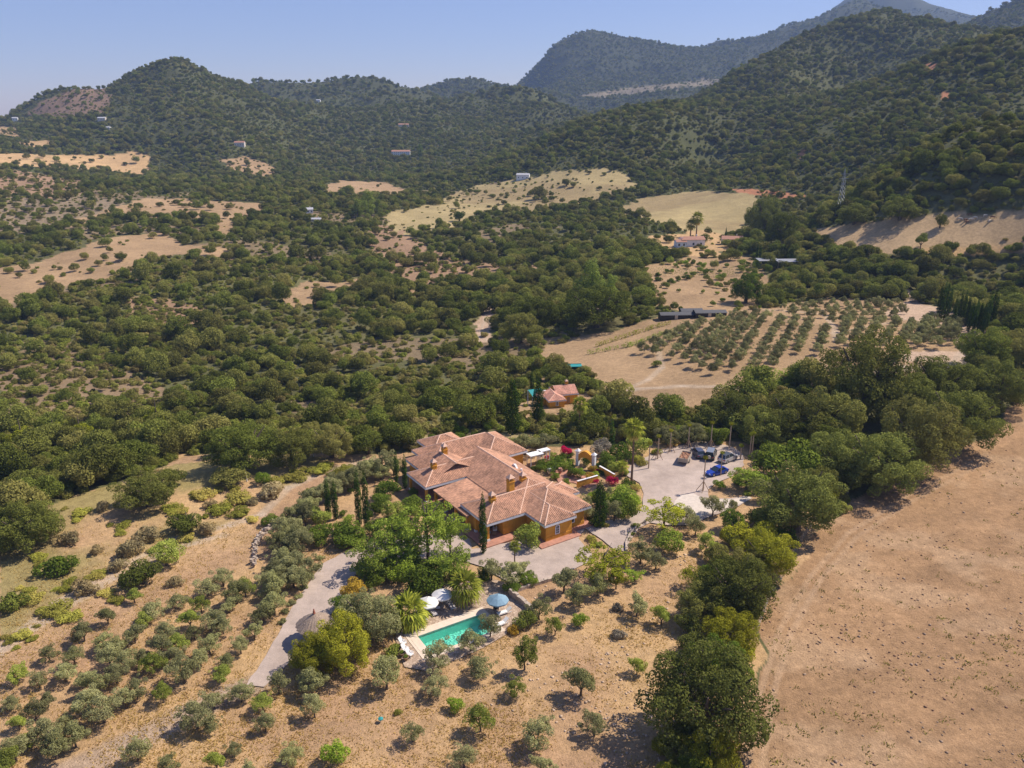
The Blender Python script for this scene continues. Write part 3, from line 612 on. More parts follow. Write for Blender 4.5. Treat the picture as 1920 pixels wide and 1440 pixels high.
def chimney(parent, x, y, z0, z1, w_=.42, d=.42, name='chimney'):
    c = MB().box(x-w_, x+w_, y-d, y+d, z0, z1).box(x-w_-.08, x+w_+.08, y-d-.08, y+d+.08, z1-.35, z1-.27).build(name, M['orange'], parent)
    MB().box(x-w_-.06, x+w_+.06, y-d-.06, y+d+.06, z1+.25, z1+.33).add([(x-w_-.1,y-d-.1,z1+.33),(x+w_+.1,y-d-.1,z1+.33),(x+w_+.1,y+d+.1,z1+.33),(x-w_-.1,y+d+.1,z1+.33),(x,y,z1+.95)], [(0,1,4),(1,2,4),(2,3,4),(3,0,4),(3,2,1,0)]) \
        .box(x-w_,x-w_+.1,y-d,y-d+.1,z1,z1+.25).box(x+w_-.1,x+w_,y-d,y-d+.1,z1,z1+.25).box(x-w_,x-w_+.1,y+d-.1,y+d,z1,z1+.25).box(x+w_-.1,x+w_,y+d-.1,y+d,z1,z1+.25).build('chimney_cap', M['cap'], c)
    return c
def arch(cx, hw, z0, zs, n=8):
    return [(cx-hw, z0), (cx+hw, z0)] + [(cx+hw*math.cos(math.pi*k/n), zs+hw*math.sin(math.pi*k/n)) for k in range(n+1)]
def arch_window(parent, cx, y, hw, z0, zs, fr=.16, face='y', bars=True):
    """ white surround standing 5 cm proud of a wall facing -y (face 'y') or -x (face 'x') """
    def slab(poly, d0, d1):
        n = len(poly); mb = MB()
        f = (lambda a, dep, z: (a, y-dep, z)) if face == 'y' else (lambda a, dep, z: (y-dep, a, z))
        mb.add([f(a, d0, z) for a, z in poly]+[f(a, d1, z) for a, z in poly], [tuple(range(n))[::-1], tuple(range(n, 2*n))]+[(i,(i+1)%n,n+(i+1)%n,n+i) for i in range(n)]); return mb
    wdw = slab(arch(cx, hw+fr, z0-fr, zs), .0, .06).build('window', M['white'], parent)
    slab(arch(cx, hw, z0, zs), .03, .075).build('pane', M['glass'], wdw)
    if bars:
        mb = MB()
        for zz in (z0+(zs-z0)*.35, z0+(zs-z0)*.75):
            if face == 'y': mb.box(cx-hw, cx+hw, y-.09, y-.076, zz-.02, zz+.02)
            else: mb.box(y-.09, y-.076, cx-hw, cx+hw, zz-.02, zz+.02)
        if face == 'y': mb.box(cx-.02, cx+.02, y-.095, y-.077, z0, zs+hw*.9)
        else: mb.box(y-.095, y-.077, cx-.02, cx+.02, z0, zs+hw*.9)
        mb.build('glazing_bars', M['white'], wdw)
    return wdw
def column(parent, x, y, h, w_=.2, mat='orange'):
    c = MB().box(x-w_, x+w_, y-w_, y+w_, .5, h).build('column', M[mat], parent)
    MB().box(x-w_-.1, x+w_+.1, y-w_-.1, y+w_+.1, .15, .5, .04, .04).build('column_base', M['white'], c); return c

# ------------------------------------------------------------------ the villa
HOUSE = flat(740+1360/4.8, 780+1140/4.8); HA = R(33.5)
villa = empty('villa', (HOUSE.x, HOUSE.y, 0), HA)
tag(villa, 'large orange villa with many joined terracotta tiled hip roofs beside the gravel court', 'villa')
def hp(x, y, z=0): return Vector((HOUSE.x + x*math.cos(HA)-y*math.sin(HA), HOUSE.y + x*math.sin(HA)+y*math.cos(HA), z))
T = 'tile'; S_ = .46
hiproof(villa, -7.6, 6.0, 4.8, 12.9, 3.20, S_, 'x', True, False)                 # front wing
hiproof(villa, -1.62, 9.25, 4.84, 26.5, 3.212, S_, 'y', True, False)            # hall
hiproof(villa, -.5, 5.5, -.42, 8, 3.224, S_, 'y', True, False)                   # bay with the arched window
hiproof(villa, -.54, 9.5, .85, 11.3, 3.236, S_, 'y', True, True)                 # second bay
hiproof(villa, 6.5, 11.4, 6.4, 11.2, 2.9, S_, 'x', False, True)                  # low roof on the garden side
hiproof(villa, -9.5, 3.0, 21.3, 28.3, 3.19, S_, 'x', True, False)                # open pavilion
hiproof(villa, -7.05, 2.0, 23.0, 33.8, 3.205, S_, 'y', False, True)
hiproof(villa, -4.3, 9.2, 28.2, 36.8, 3.218, S_, 'x', True, False)               # far wing
hiproof(villa, 4.8, 13.6, 24.8, 36.0, 3.23, S_+.04, 'y', True, True)
hiproof(villa, -1.0, 6.5, 34.5, 41.0, 2.95, S_, 'x', True, True)
VV, FF, UU = [], [], []
facet(VV, FF, UU, [(-8.35,9.6,2.62),(-8.35,20.9,2.62),(-1.55,20.9,3.12),(-1.55,9.6,3.12)], (-8.35,20.9,2.62), (-8.35,9.6,2.62))
vr = link('veranda_roof', mesh_np('veranda_roof', VV, np.array(FF), M['tile'], {'tuv': ('FLOAT_VECTOR','POINT',UU)}), villa)
MB().box(-8.25, -7.95, 9.7, 20.8, 2.3, 2.56).box(-1.5, -1.3, 12, 20.8, 2.4, 2.6).build('beam', M['wood'], vr)
MB().add([(-8.2,9.7,2.56),(-1.6,9.7,3.05),(-1.6,20.8,3.05),(-8.2,20.8,2.56)], [(0,1,2,3)]).build('ceiling_boards', M['wood'], vr)
# walls
MB().box(-4.3, .4, 5.35, 12.4, 0, 3.05).build('wall', M['orange'], villa)
MB().box(0, 5.0, 0, 7.6, 0, 3.06).box(-.04, 5.04, -.05, .3, 0, .75).build('wall', M['orange'], villa)
MB().box(.3, 8.45, 1.3, 10.8, 0, 3.04).box(5.05, 8.5, 1.25, 1.5, 0, .75).build('wall', M['orange'], villa)
MB().box(-.9, 8.6, 8.0, 26, 0, 3.02).build('wall', M['orange'], villa)
MB().box(-4.0, 2.4, 21.9, 27.8, 0, 3.0).build('wall', M['orange'], villa)
MB().box(-6.5, 1.4, 28.0, 33.2, 0, 3.01).build('wall', M['orange'], villa)
MB().box(-3.7, 8.6, 28.9, 36.2, 0, 2.98).build('wall', M['orange'], villa)
MB().box(5.3, 13.0, 25.3, 35.4, 0, 2.97).build('wall', M['orange'], villa)
MB().box(-.5, 6.0, 35.0, 40.5, 0, 2.7).build('wall', M['orange'], villa)
MB().box(7.0, 10.9, 6.9, 10.8, 0, 2.7).build('wall', M['orange'], villa)
arch_window(villa, 2.15, -.05, .27, 1.05, 2.1)
arch_window(villa, 6.1, 1.25, .22, 1.2, 2.1, bars=False)
arch_window(villa, 2.1, -.04, .32, 1.05, 2.1, face='x')
for x, y, h in ((-7.25,5.2,3.0),(-7.25,8.6,3.0),(-9.1,21.8,3.0),(-9.1,27.7,3.0),(-5.2,21.8,3.0),(-8.05,10.1,2.3),(-8.05,13.6,2.3),(-8.05,17.1,2.3),(-8.05,20.4,2.3)): column(villa, x, y, h)
# porch opening: doors with white frames
d = MB().box(-5.9, -4.45, 8.2, 8.3, .18, 2.6).build('door', M['glass'], villa); MB().box(-6.0,-5.9,8.1,8.3,.18,2.7).box(-4.45,-4.35,8.1,8.3,.18,2.7).box(-5.9,-4.45,8.1,8.3,2.6,2.7).build('door_frame', M['white'], d)
MB().box(-7.2, -4.3, 8.3, 12.3, .18, 3.0).build('wall', M['orange'], villa)
for k in range(4):
    y = 12.2+k*2.2; d = MB().box(-1.02, -.92, y, y+1.3, .18, 2.2).build('door', M['glass'], villa); MB().box(-1.06,-.93,y-.1,y,.18,2.3).box(-1.06,-.93,y+1.3,y+1.4,.18,2.3).box(-1.06,-.93,y-.1,y+1.4,2.2,2.32).build('door_frame', M['white'], d)
for (x, y, z0, z1) in ((-4.35,8.5,4.2,5.55), (-6.1,24.6,4.2,5.6), (3.1,10.9,4.8,6.1), (-2.0,28.2,4.2,6.3)): chimney(villa, x, y, z0, z1)
chimney(villa, -.1, 9.7, 3.8, 6.9, .5, .45)
# white curved gable on the garden side of the hall roof
g = MB(); prof = [(-1.6,0),(-1.5,.25),(-1.15,.4),(-.8,.9),(-.35,1.35),(0,1.45),(.35,1.35),(.8,.9),(1.15,.4),(1.5,.25),(1.6,0)]
n = len(prof); g.add([(5.0,16.4+a,4.3+z_) for a, z_ in prof]+[(5.35,16.4+a,4.3+z_) for a, z_ in prof], [tuple(range(n))[::-1], tuple(range(n,2*n))]+[(i,(i+1)%n,n+(i+1)%n,n+i) for i in range(n)]); g.tube([(5.2,14.4,4.2),(5.2,14.4,5.6)], [.22,.16], 8)
g.build('gable', M['white'], villa)
# terraces and steps
MB().prism([(-8.95,3.5),(-1.7,3.5),(-1.7,-1.35),(5.9,-1.35),(5.9,.2),(9.6,.2),(9.6,6),(-1,6),(-1,22),(-9.8,22),(-9.8,20.9),(-8.95,20.9)], -.05, .17).prism([(-9.8,22.01),(-2,22.01),(-2,28.4),(-9.8,28.4)], -.05, .165).build('terrace', M['terracotta'], villa)

# porch furniture: chairs and a table
def chair(loc, rz, mat, label, group=None):
    e = empty('armchair', loc, rz); tag(e, label, 'chair', group)
    MB().box(-.3,.3,-.3,.3,.3,.45).build('seat', M[mat], e, bevel=.02); MB().box(-.3,.3,.24,.34,.45,.95,.03,.01).build('backrest', M[mat], e, bevel=.02)
    for sx in (-1,1):
        for sy in (-1,1): MB().box(sx*.28-.03,sx*.28+.03,sy*.27-.03,sy*.27+.03,0,.3).build('leg', M['wood'], e)
    for sx in (-1,1): MB().box(sx*.3-.04,sx*.3+.04,-.3,.3,.6,.65).build('armrest', M[mat], e)
    return e
def table(loc, label, mat='white', r_=.5, h=.72):
    e = empty('round_table', loc); tag(e, label, 'table')
    MB().lathe([(0,h-.04),(r_,h-.04),(r_,h),(0,h)], 18).build('tabletop', M[mat], e); MB().tube([(0,0,0),(0,0,h-.04)], .05, 8).build('pedestal', M['wood'], e); return e
chair(hp(-6.3,6.6,.17), HA+2.2, 'bluecanvas', 'blue grey cushioned armchair in the shade of the villa porch')
chair(hp(-4.9,6.9,.17), HA-2.0, 'white', 'white cushioned armchair at the back of the villa porch')
table(hp(-5.6,6.0,.17), 'small round table between the armchairs on the villa porch', 'wood', .4, .5)
e = empty('urn', hp(-8.2,5.4,.17)); tag(e, 'white urn on a pedestal at the corner of the villa porch', 'urn')
MB().box(-.2,.2,-.2,.2,0,.5).build('pedestal', M['white'], e); MB().lathe([(.1,.5),(.16,.6),(.3,.9),(.32,1.1),(.2,1.3),(.26,1.35),(.2,1.36),(0,1.3)], 14).build('bowl', M['white'], e)

# ------------------------------------------------------------------ gravel drive, car park, patio
def sheet(name, pixels, z, mat, kind='structure', seg=1.2, wob=.12):
    P = [flat(*p, z) for p in pixels]; out = []
    for a, b_ in zip(P, P[1:]+P[:1]):
        k = max(1, int((b_-a).length/seg))
        for i in range(k):
            q = a.lerp(b_, i/k); out.append((q.x+rnd.uniform(-wob,wob), q.y+rnd.uniform(-wob,wob), z))
    bm = bmesh.new(); vs = [bm.verts.new(v) for v in out]; es = [bm.edges.new((vs[i], vs[(i+1) % len(vs)])) for i in range(len(vs))]
    bmesh.ops.triangle_fill(bm, edges=es, use_beauty=True)
    for f in bm.faces:
        if f.normal.z < 0: f.normal_flip()
    me = bpy.data.meshes.new(name); bm.to_mesh(me); bm.free(); me.materials.append(mat); o = link(name, me); tag(o, kind=kind); return o
m, t, b, N, L = newmat('pinkish gravel'); b.inputs['Roughness'].default_value = .95
tc = N('ShaderNodeTexCoord')
def nn(scale, det=6, r_=.6):
    n_ = N('ShaderNodeTexNoise'); n_.inputs['Scale'].default_value = scale; n_.inputs['Detail'].default_value = det; n_.inputs['Roughness'].default_value = r_; L(tc.outputs['Object'], n_.inputs['Vector']); return n_
mx = N('ShaderNodeMix'); mx.data_type = 'RGBA'; mx.inputs[6].default_value = (.40,.315,.26,1); mx.inputs[7].default_value = (.50,.40,.335,1); a_ = nn(.10); mr = N('ShaderNodeMapRange'); mr.inputs[1].default_value = .35; mr.inputs[2].default_value = .65; L(a_.outputs[0], mr.inputs[0]); L(mr.outputs[0], mx.inputs[0])
b2 = nn(7, 4, .8); r2 = N('ShaderNodeMapRange'); r2.inputs[1].default_value = .25; r2.inputs[2].default_value = .75; r2.inputs[3].default_value = .72; r2.inputs[4].default_value = 1.2; L(b2.outputs[0], r2.inputs[0])
b3 = nn(.45, 6, .7); r3 = N('ShaderNodeMapRange'); r3.inputs[1].default_value = .3; r3.inputs[2].default_value = .7; r3.inputs[3].default_value = .78; r3.inputs[4].default_value = 1.13; L(b3.outputs[0], r3.inputs[0]); m3 = N('ShaderNodeMath'); m3.operation = 'MULTIPLY'; L(r2.outputs[0], m3.inputs[0]); L(r3.outputs[0], m3.inputs[1])
vm = N('ShaderNodeVectorMath'); vm.operation = 'SCALE'; L(mx.outputs[2], vm.inputs[0]); L(m3.outputs[0], vm.inputs['Scale']); L(vm.outputs[0], b.inputs['Base Color']); M['gravel'] = m
M['palegravel'] = plain('pale limestone gravel', (.58,.50,.42), .95, noise=.12, scale=1.5)
sheet('gravel_drive', [(1172,890),(1182,873),(1205,860),(1228,848),(1262,836),(1300,828),(1340,829),(1372,838),(1392,850),(1395,872),(1372,893),(1345,905),(1327,918),(1330,934),(1365,935),(1402,928),(1412,934),(1385,948),(1335,968),(1290,985),(1255,985),(1220,980),(1202,988),(1184,1008),(1175,1034),(1152,1030),(1128,1012),(1098,990),(1085,1010),(1108,1036),(1112,1050),(1060,1075),(1000,1092),(950,1090),(905,1062),(860,1050),(800,1050),(740,1045),(700,1052),(672,1070),(650,1100),(625,1145),(590,1190),(545,1240),(495,1287),(462,1283),(490,1243),(520,1190),(552,1130),(585,1085),(603,1058),(640,1038),(690,1018),(760,1005),(840,1000),(880,1010),(885,1030),(960,1015),(1020,1010),(1075,985),(1098,978),(1140,975),(1180,972),(1205,950),(1206,925),(1198,905)], .03, M['gravel'])
sheet('gravel_patch', [(1262,945),(1275,928),(1300,925),(1325,936),(1370,936),(1402,930),(1409,934),(1385,946),(1340,960),(1300,972),(1278,965)], .045, M['palegravel'])
m, t, b, N, L = newmat('stone patio'); b.inputs['Roughness'].default_value = .9
tc = N('ShaderNodeTexCoord'); vo = N('ShaderNodeTexVoronoi'); vo.inputs['Scale'].default_value = 2.6; L(tc.outputs['Object'], vo.inputs['Vector']); vd = N('ShaderNodeTexVoronoi'); vd.feature = 'DISTANCE_TO_EDGE'; vd.inputs['Scale'].default_value = 2.6; L(tc.outputs['Object'], vd.inputs['Vector'])
sp_ = N('ShaderNodeSeparateXYZ'); L(vo.outputs['Color'], sp_.inputs[0]); mx = N('ShaderNodeMix'); mx.data_type = 'RGBA'; mx.inputs[6].default_value = (.34,.24,.17,1); mx.inputs[7].default_value = (.56,.43,.32,1); L(sp_.outputs[0], mx.inputs[0])
gt = N('ShaderNodeMath'); gt.operation = 'LESS_THAN'; gt.inputs[1].default_value = .05; L(vd.outputs[0], gt.inputs[0]); m2 = N('ShaderNodeMix'); m2.data_type = 'RGBA'; m2.inputs[7].default_value = (.26,.18,.12,1); L(gt.outputs[0], m2.inputs[0]); L(mx.outputs[2], m2.inputs[6]); L(m2.outputs[2], b.inputs['Base Color']); M['patio'] = m

# ------------------------------------------------------------------ the pool
def plp(s, t_, z=0): v = PO + PE1*s + PE2*t_; return Vector((v.x, v.y, z))
m, t, b, N, L = newmat('turquoise pool tiles'); b.inputs['Base Color'].default_value = (.44,.90,.78,1); b.inputs['Roughness'].default_value = .5
tc = N('ShaderNodeTexCoord'); vo = N('ShaderNodeTexVoronoi'); vo.feature = 'DISTANCE_TO_EDGE'; vo.inputs['Scale'].default_value = 2.2; wv = N('ShaderNodeTexNoise'); wv.inputs['Scale'].default_value = 1.3
M['pooltile'] = m
m = bpy.data.materials.new('pool water'); m.use_nodes = True; nt2 = m.node_tree; nt2.nodes.clear(); N = nt2.nodes.new; L = nt2.links.new
o_ = N('ShaderNodeOutputMaterial'); tr = N('ShaderNodeBsdfTransparent'); tr.inputs[0].default_value = (.66,.97,.90,1); gl = N('ShaderNodeBsdfGlossy'); gl.inputs['Roughness'].default_value = .03
fr = N('ShaderNodeFresnel'); fr.inputs[0].default_value = 1.33; nz = N('ShaderNodeTexNoise'); nz.inputs['Scale'].default_value = 3.5; nz.inputs['Detail'].default_value = 4; tc = N('ShaderNodeTexCoord'); L(tc.outputs['Object'], nz.inputs['Vector'])
bp = N('ShaderNodeBump'); bp.inputs['Strength'].default_value = 1; bp.inputs['Distance'].default_value = .3; L(nz.outputs[0], bp.inputs['Height']); L(bp.outputs[0], fr.inputs['Normal']); L(bp.outputs[0], gl.inputs['Normal'])
ms = N('ShaderNodeMixShader'); L(fr.outputs[0], ms.inputs[0]); L(tr.outputs[0], ms.inputs[1]); L(gl.outputs[0], ms.inputs[2]); L(ms.outputs[0], o_.inputs[0]); M['water'] = m
pool = empty('swimming_pool', (PO.x, PO.y, 0), PA); tag(pool, 'rectangular turquoise swimming pool edged with cream stone', 'swimming pool')
# local frame: x along the pool, y = -t
W_, L_ = POOL_W, POOL_L
MB().add([(0,0,.04),(L_,0,.04),(L_,-W_,.04),(0,-W_,.04),(0,0,-1.4),(L_,0,-1.4),(L_,-W_,-1.4),(0,-W_,-1.4)], [(0,1,5,4),(1,2,6,5),(2,3,7,6),(3,0,4,7),(4,5,6,7)]).box(L_-1.6,L_-.01,-W_+.01,-W_+1.6,-1.39,-.5).box(L_-2.0,L_-1.6,-W_+.01,-W_+1.6,-1.39,-.9).build('basin', M['pooltile'], pool)
cp = MB(); a, b_, c_, d_ = 1.35, .95, 1.25, .75   # left, right, far, near widths
cp.box(-a, L_+b_, 0, c_, -.3, .07).box(-a, L_+b_, -W_-d_, -W_, -.3, .07).box(-a, 0, -W_, 0, -.3, .07).box(L_, L_+b_, -W_, 0, -.3, .07)
cp.build('coping', M['cream'], pool)
MB().box(-a+.35,-a+.45,-W_-d_+.2,-.2,.07,.085).build('pool_cover_track', M['cream'], pool)
VVx = []; nx, ny = 46, 20
for j in range(ny+1):
    for i in range(nx+1): VVx.append((L_*i/nx, -W_*j/ny, -.10))
FFx = [(j*(nx+1)+i, (j+1)*(nx+1)+i, (j+1)*(nx+1)+i+1, j*(nx+1)+i+1) for j in range(ny) for i in range(nx)]
link('water', mesh_np('water', VVx, np.array(FFx), M['water']), pool)
# pool-side paving as a ring around the basin so that the basin stays open
pat = [flat(*p, .02) for p in ((742,1200),(742,1178),(775,1152),(780,1130),(800,1112),(835,1098),(872,1092),(905,1080),(950,1093),(985,1125),(990,1140),(962,1172),(948,1190),(905,1215),(860,1235),(800,1258),(758,1250))]
ring = [plp(-.5, -.5, .02), plp(L_+.5, -.5, .02), plp(L_+.5, W_+.5, .02), plp(-.5, W_+.5, .02)]
bm = bmesh.new()
for loop in (pat, ring):
    vs = [bm.verts.new(v) for v in loop]; [bm.edges.new((vs[i], vs[(i+1) % len(vs)])) for i in range(len(vs))]
bmesh.ops.triangle_fill(bm, edges=bm.edges[:], use_beauty=True)
for f in bm.faces:
    if f.normal.z < 0: f.normal_flip()
me = bpy.data.meshes.new('patio'); bm.to_mesh(me); bm.free(); me.materials.append(M['patio']); tag(link('patio', me), kind='structure')

# ------------------------------------------------------------------ poolside furniture
def parasol(px, py, h, r_, canvas, label, group=None):
    p = flat(px, py, h-.3); e = empty('parasol', (p.x, p.y, .04)); tag(e, label, 'parasol', group)
    n = 8; h += .18; vs = [(0,0,h)]; fs = []
    for k in range(n*2):
        a = math.pi*k/n; q = 1 if k % 2 == 0 else .955
        vs += [(r_*.5*q*math.cos(a), r_*.5*q*math.sin(a), h-.36), (r_*q*math.cos(a), r_*q*math.sin(a), h-.82), (r_*q*math.cos(a), r_*q*math.sin(a), h-.98)]
    for k in range(2*n):
        i = 1+3*k; j = 1+3*((k+1) % (2*n)); fs += [(0,i,j),(i,i+1,j+1,j),(i+1,i+2,j+2,j+1)]
    MB().add(vs, fs).build('canopy', M[canvas], e); MB().tube([(0,0,0),(0,0,h+.08)], .03, 8).build('pole', M['paleWood'], e)
    rb = MB(); [rb.tube([(0,0,h-.8),(r_*.93*math.cos(math.pi*k/4), r_*.93*math.sin(math.pi*k/4), h-.84)], .012, 4) for k in range(8)]; rb.build('ribs', M['paleWood'], e)
    MB().box(-.3,.3,-.3,.3,0,.08).build('base', M['stone'], e); return e
parasol(802, 1126, 2.4, 1.42, 'canvas', 'white parasol nearest the fan palm in the pool garden')
parasol(829, 1111, 2.4, 1.42, 'canvas', 'white parasol farther from the pool, between the two palms')
parasol(933, 1121, 2.5, 1.48, 'bluecanvas', 'grey blue parasol at the right end of the pool')
def lounger(px, py, rz, label, mat='canvas', frame='white'):
    p = flat(px, py, .3); e = empty('sun_lounger', (p.x, p.y, .04), rz); tag(e, label, 'sun lounger', 'sun loungers around the pool')
    MB().box(-.3,.3,-1.0,.35,.28,.36).build('mattress', M[mat], e, bevel=.02)
    MB().add([(-.3,.36,.3),(.3,.36,.3),(.3,.95,.68),(-.3,.95,.68),(-.3,.33,.37),(.3,.33,.37),(.3,.92,.75),(-.3,.92,.75)], [(3,2,1,0),(4,5,6,7),(0,1,5,4),(1,2,6,5),(2,3,7,6),(3,0,4,7)]).build('backrest', M[mat], e)
    MB().box(-.34,-.3,-1.05,.9,.2,.28).box(.3,.34,-1.05,.9,.2,.28).box(-.3,.3,-1.05,-1.0,.2,.28).build('frame', M[frame], e)
    for sx in (-.31,.31):
        for sy in (-.9,.7): MB().box(sx-.03,sx+.03,sy-.03,sy+.03,0,.2).build('leg', M[frame], e)
    return e
M['greycanvas'] = plain('grey cushion', (.50,.46,.46), .85)
lounger(845,1133, R(28), 'grey sun lounger beside the farther white parasol', 'greycanvas')
lounger(810,1145, R(32), 'sun lounger in front of the nearer white parasol', 'greycanvas')
lounger(791,1155, R(30), 'sun lounger under the fan palm beside the pool', 'greycanvas')
lounger(946,1147, R(-62), 'white sun lounger beneath the blue parasol')
lounger(941,1168, R(-52), 'white sun lounger half hidden by an olive at the pool end')
def deckchair(px, py, rz, label):
    p = flat(px, py, .3); e = empty('deck_chair', (p.x, p.y, .04), rz); tag(e, label, 'deck chair', 'white chairs left of the pool')
    MB().box(-.3,.3,-.35,.3,.34,.4).build('seat', M['white'], e); MB().add([(-.3,.3,.36),(.3,.3,.36),(.3,.62,.95),(-.3,.62,.95),(-.3,.25,.4),(.3,.25,.4),(.3,.57,.98),(-.3,.57,.98)], [(3,2,1,0),(4,5,6,7),(0,1,5,4),(1,2,6,5),(2,3,7,6),(3,0,4,7)]).build('backrest', M['white'], e)
    for sx in (-.28,.28):
        for sy in (-.3,.25): MB().box(sx-.025,sx+.025,sy-.025,sy+.025,0,.34).build('leg', M['white'], e)
        MB().box(sx-.04,sx+.04,-.3,.35,.55,.6).build('armrest', M['white'], e)
deckchair(756,1206, R(60), 'white deck chair left of the pool, farthest of three'); deckchair(761,1219, R(55), 'white deck chair left of the pool, middle of three'); deckchair(769,1227, R(58), 'white deck chair left of the pool, nearest of three')
for px, py, l in ((747,1217,'dark round pot standing behind the farthest white deck chair'),(754,1227,'dark round pot beside the middle white deck chair'),(761,1235,'dark round pot beside the nearest white deck chair')):
    p = flat(px, py, .2); e = empty('plant_pot', (p.x, p.y, .03)); tag(e, l, 'plant pot', 'dark pots left of the pool')
    MB().lathe([(0,0),(.22,0),(.36,.42),(.4,.45),(.34,.46),(.3,.36),(0,.36)], 14).build('pot', M['wood'], e)
    foliage_ = link('plant', LM['garden'][1], e); foliage_.scale = (.4,.4,.3); foliage_.location = (0,0,.3)
table(flat(821,1144,.04), 'small white table between the loungers by the white parasols', 'white', .3, .45)
chair(flat(930,1145,.04), R(200), 'black', 'black chair under the blue parasol at the pool end')
# thatched sunshade
p = flat(590, 1162, 2.9); e = empty('thatched_shade', (p.x, p.y, .03)); tag(e, 'round grey straw thatched sunshade on the edge of the drive', 'sunshade')
th_ = MB(); n = 44; R0 = 2.35
for q, (z0, k) in enumerate(((3.75,1.0),(3.62,.62))):
    vs = []; 
    for i in range(n):
        a = 2*math.pi*i/n; f = k*(1+.04*math.sin(i*2.7)+rnd.uniform(-.03,.03)); vs += [(.12*math.cos(a),.12*math.sin(a),z0+.06*q),(R0*f*.5*math.cos(a),R0*f*.5*math.sin(a),z0-.62*k+.1*q),(R0*f*math.cos(a),R0*f*math.sin(a),z0-1.5*k+rnd.uniform(-.05,.05)+.2*q),(R0*f*.96*math.cos(a),R0*f*.96*math.sin(a),z0-1.66*k+.2*q)]
    th_.add(vs, [(4*i+j, 4*((i+1)%n)+j, 4*((i+1)%n)+j+1, 4*i+j+1) for i in range(n) for j in range(3)])
M['thatch'] = plain('dry grey thatch', (.30,.225,.17), .95, noise=.4, scale=7, bump=.8)
th_.build('thatch', M['thatch'], e); MB().tube([(0,0,0),(0,0,3.8)], .1, 8).build('post', M['wood'], e)
MB().lathe([(.14,3.7),(.2,3.85),(.1,3.95),(.16,4.1),(.05,4.25),(.1,4.35),(0,4.5)], 10).build('finial', plain('terracotta pot', (.30,.09,.05)), e)
rf = MB(); [rf.tube([(0,0,3.55),(2.1*math.cos(math.pi*k/4),2.1*math.sin(math.pi*k/4),2.35)], .035, 5) for k in range(8)]; rf.build('rafters', M['wood'], e)

# ------------------------------------------------------------------ walls in the garden
def wallrun(name, pixels, h, th, mat, label, cat='wall', capmat=None, capn='coping', rough=0.0, z0=0.0):
    P = [at(*q) for q in pixels]; mb = MB(); cb = MB()
    for a, b_ in zip(P[:-1], P[1:]):
        d = (b_-a); ln = max(d.length, .01); k = max(1, int(ln/.55)) if rough else 1
        for i in range(k):
            q0 = a.lerp(b_, i/k); q1 = a.lerp(b_, (i+1)/k); t_ = Vector((-d.y, d.x, 0)).normalized()*th*.5*(1+rnd.uniform(-rough, rough)); hh = h*(1+rnd.uniform(-rough, rough))
            v = [q0-t_, q1-t_, q1+t_, q0+t_]; zb = min(q0.z, q1.z)-.3
            mb.add([(p_.x,p_.y,zb) for p_ in v]+[(p_.x,p_.y,p_.z+hh) for p_ in v], [(3,2,1,0),(4,5,6,7),(0,1,5,4),(1,2,6,5),(2,3,7,6),(3,0,4,7)])
            if capmat:
                t2 = t_*1.35; v = [q0-t2, q1-t2, q1+t2, q0+t2]; cb.add([(p_.x,p_.y,p_.z+hh) for p_ in v]+[(p_.x,p_.y,p_.z+hh+.08) for p_ in v], [(3,2,1,0),(4,5,6,7),(0,1,5,4),(1,2,6,5),(2,3,7,6),(3,0,4,7)])
    o = mb.build(name, M[mat]); tag(o, label, cat)
    if capmat: cb.build(capn, M[capmat], o)
    return o
wallrun('stone_wall', [(957,1116),(985,1138),(1000,1153)], 1.0, .5, 'stone', 'rough stone retaining wall right of the blue parasol', rough=.12)
wallrun('stone_wall', [(962,1112),(1000,1098),(1046,1085),(1075,1078)], .5, .4, 'stone', 'low stone kerb wall along the bottom of the gravel court', rough=.15)
dw = [at(*q) for q in ((476,1062),(478,1030),(486,1008),(500,996),(512,986))]; sm = MB()
for a, b_ in zip(dw[:-1], dw[1:]):
    for i in range(int((b_-a).length*9)):
        q = a.lerp(b_, rnd.random()); n_ = 6; h0 = rnd.uniform(0, .75); s_ = rnd.uniform(.18,.42); q = q + Vector((rnd.uniform(-.35,.35), rnd.uniform(-.25,.25), h0-.1)); sm.M = Matrix.Translation(q) @ Matrix.Rotation(rnd.random()*3, 4, 'Z')
        pl2 = [(s_*rnd.uniform(.7,1.1)*math.cos(k*math.pi/3), s_*.75*rnd.uniform(.7,1.1)*math.sin(k*math.pi/3)) for k in range(6)]
        sm.add([(x*1,y*1,-.02) for x, y in pl2]+[(x*.75,y*.75,s_*.8*rnd.uniform(.7,1.1)) for x, y in pl2], [(5,4,3,2,1,0),(6,7,8,9,10,11)]+[(k,(k+1)%6,6+(k+1)%6,6+k) for k in range(6)])
tag(sm.build('stone_wall', M['stone']), 'pale dry stone wall at the edge of the olive trees by the meadow', 'wall')
wallrun('kerb_wall', [(1175,1040),(1174,1020),(1182,1002),(1200,984),(1222,974)], .45, .3, 'stone', 'curved low stone kerb around the planted bank beside the drive', rough=.1)
wallrun('garden_wall', [(1082,914),(1100,909),(1120,903)], 1.2, .25, 'orange', 'orange garden wall with white coping beside the villa corner', capmat='white')
wallrun('garden_wall', [(1124,885),(1138,893),(1152,901)], 1.2, .25, 'orange', 'garden wall with white coping under the magenta bougainvillea', capmat='white')
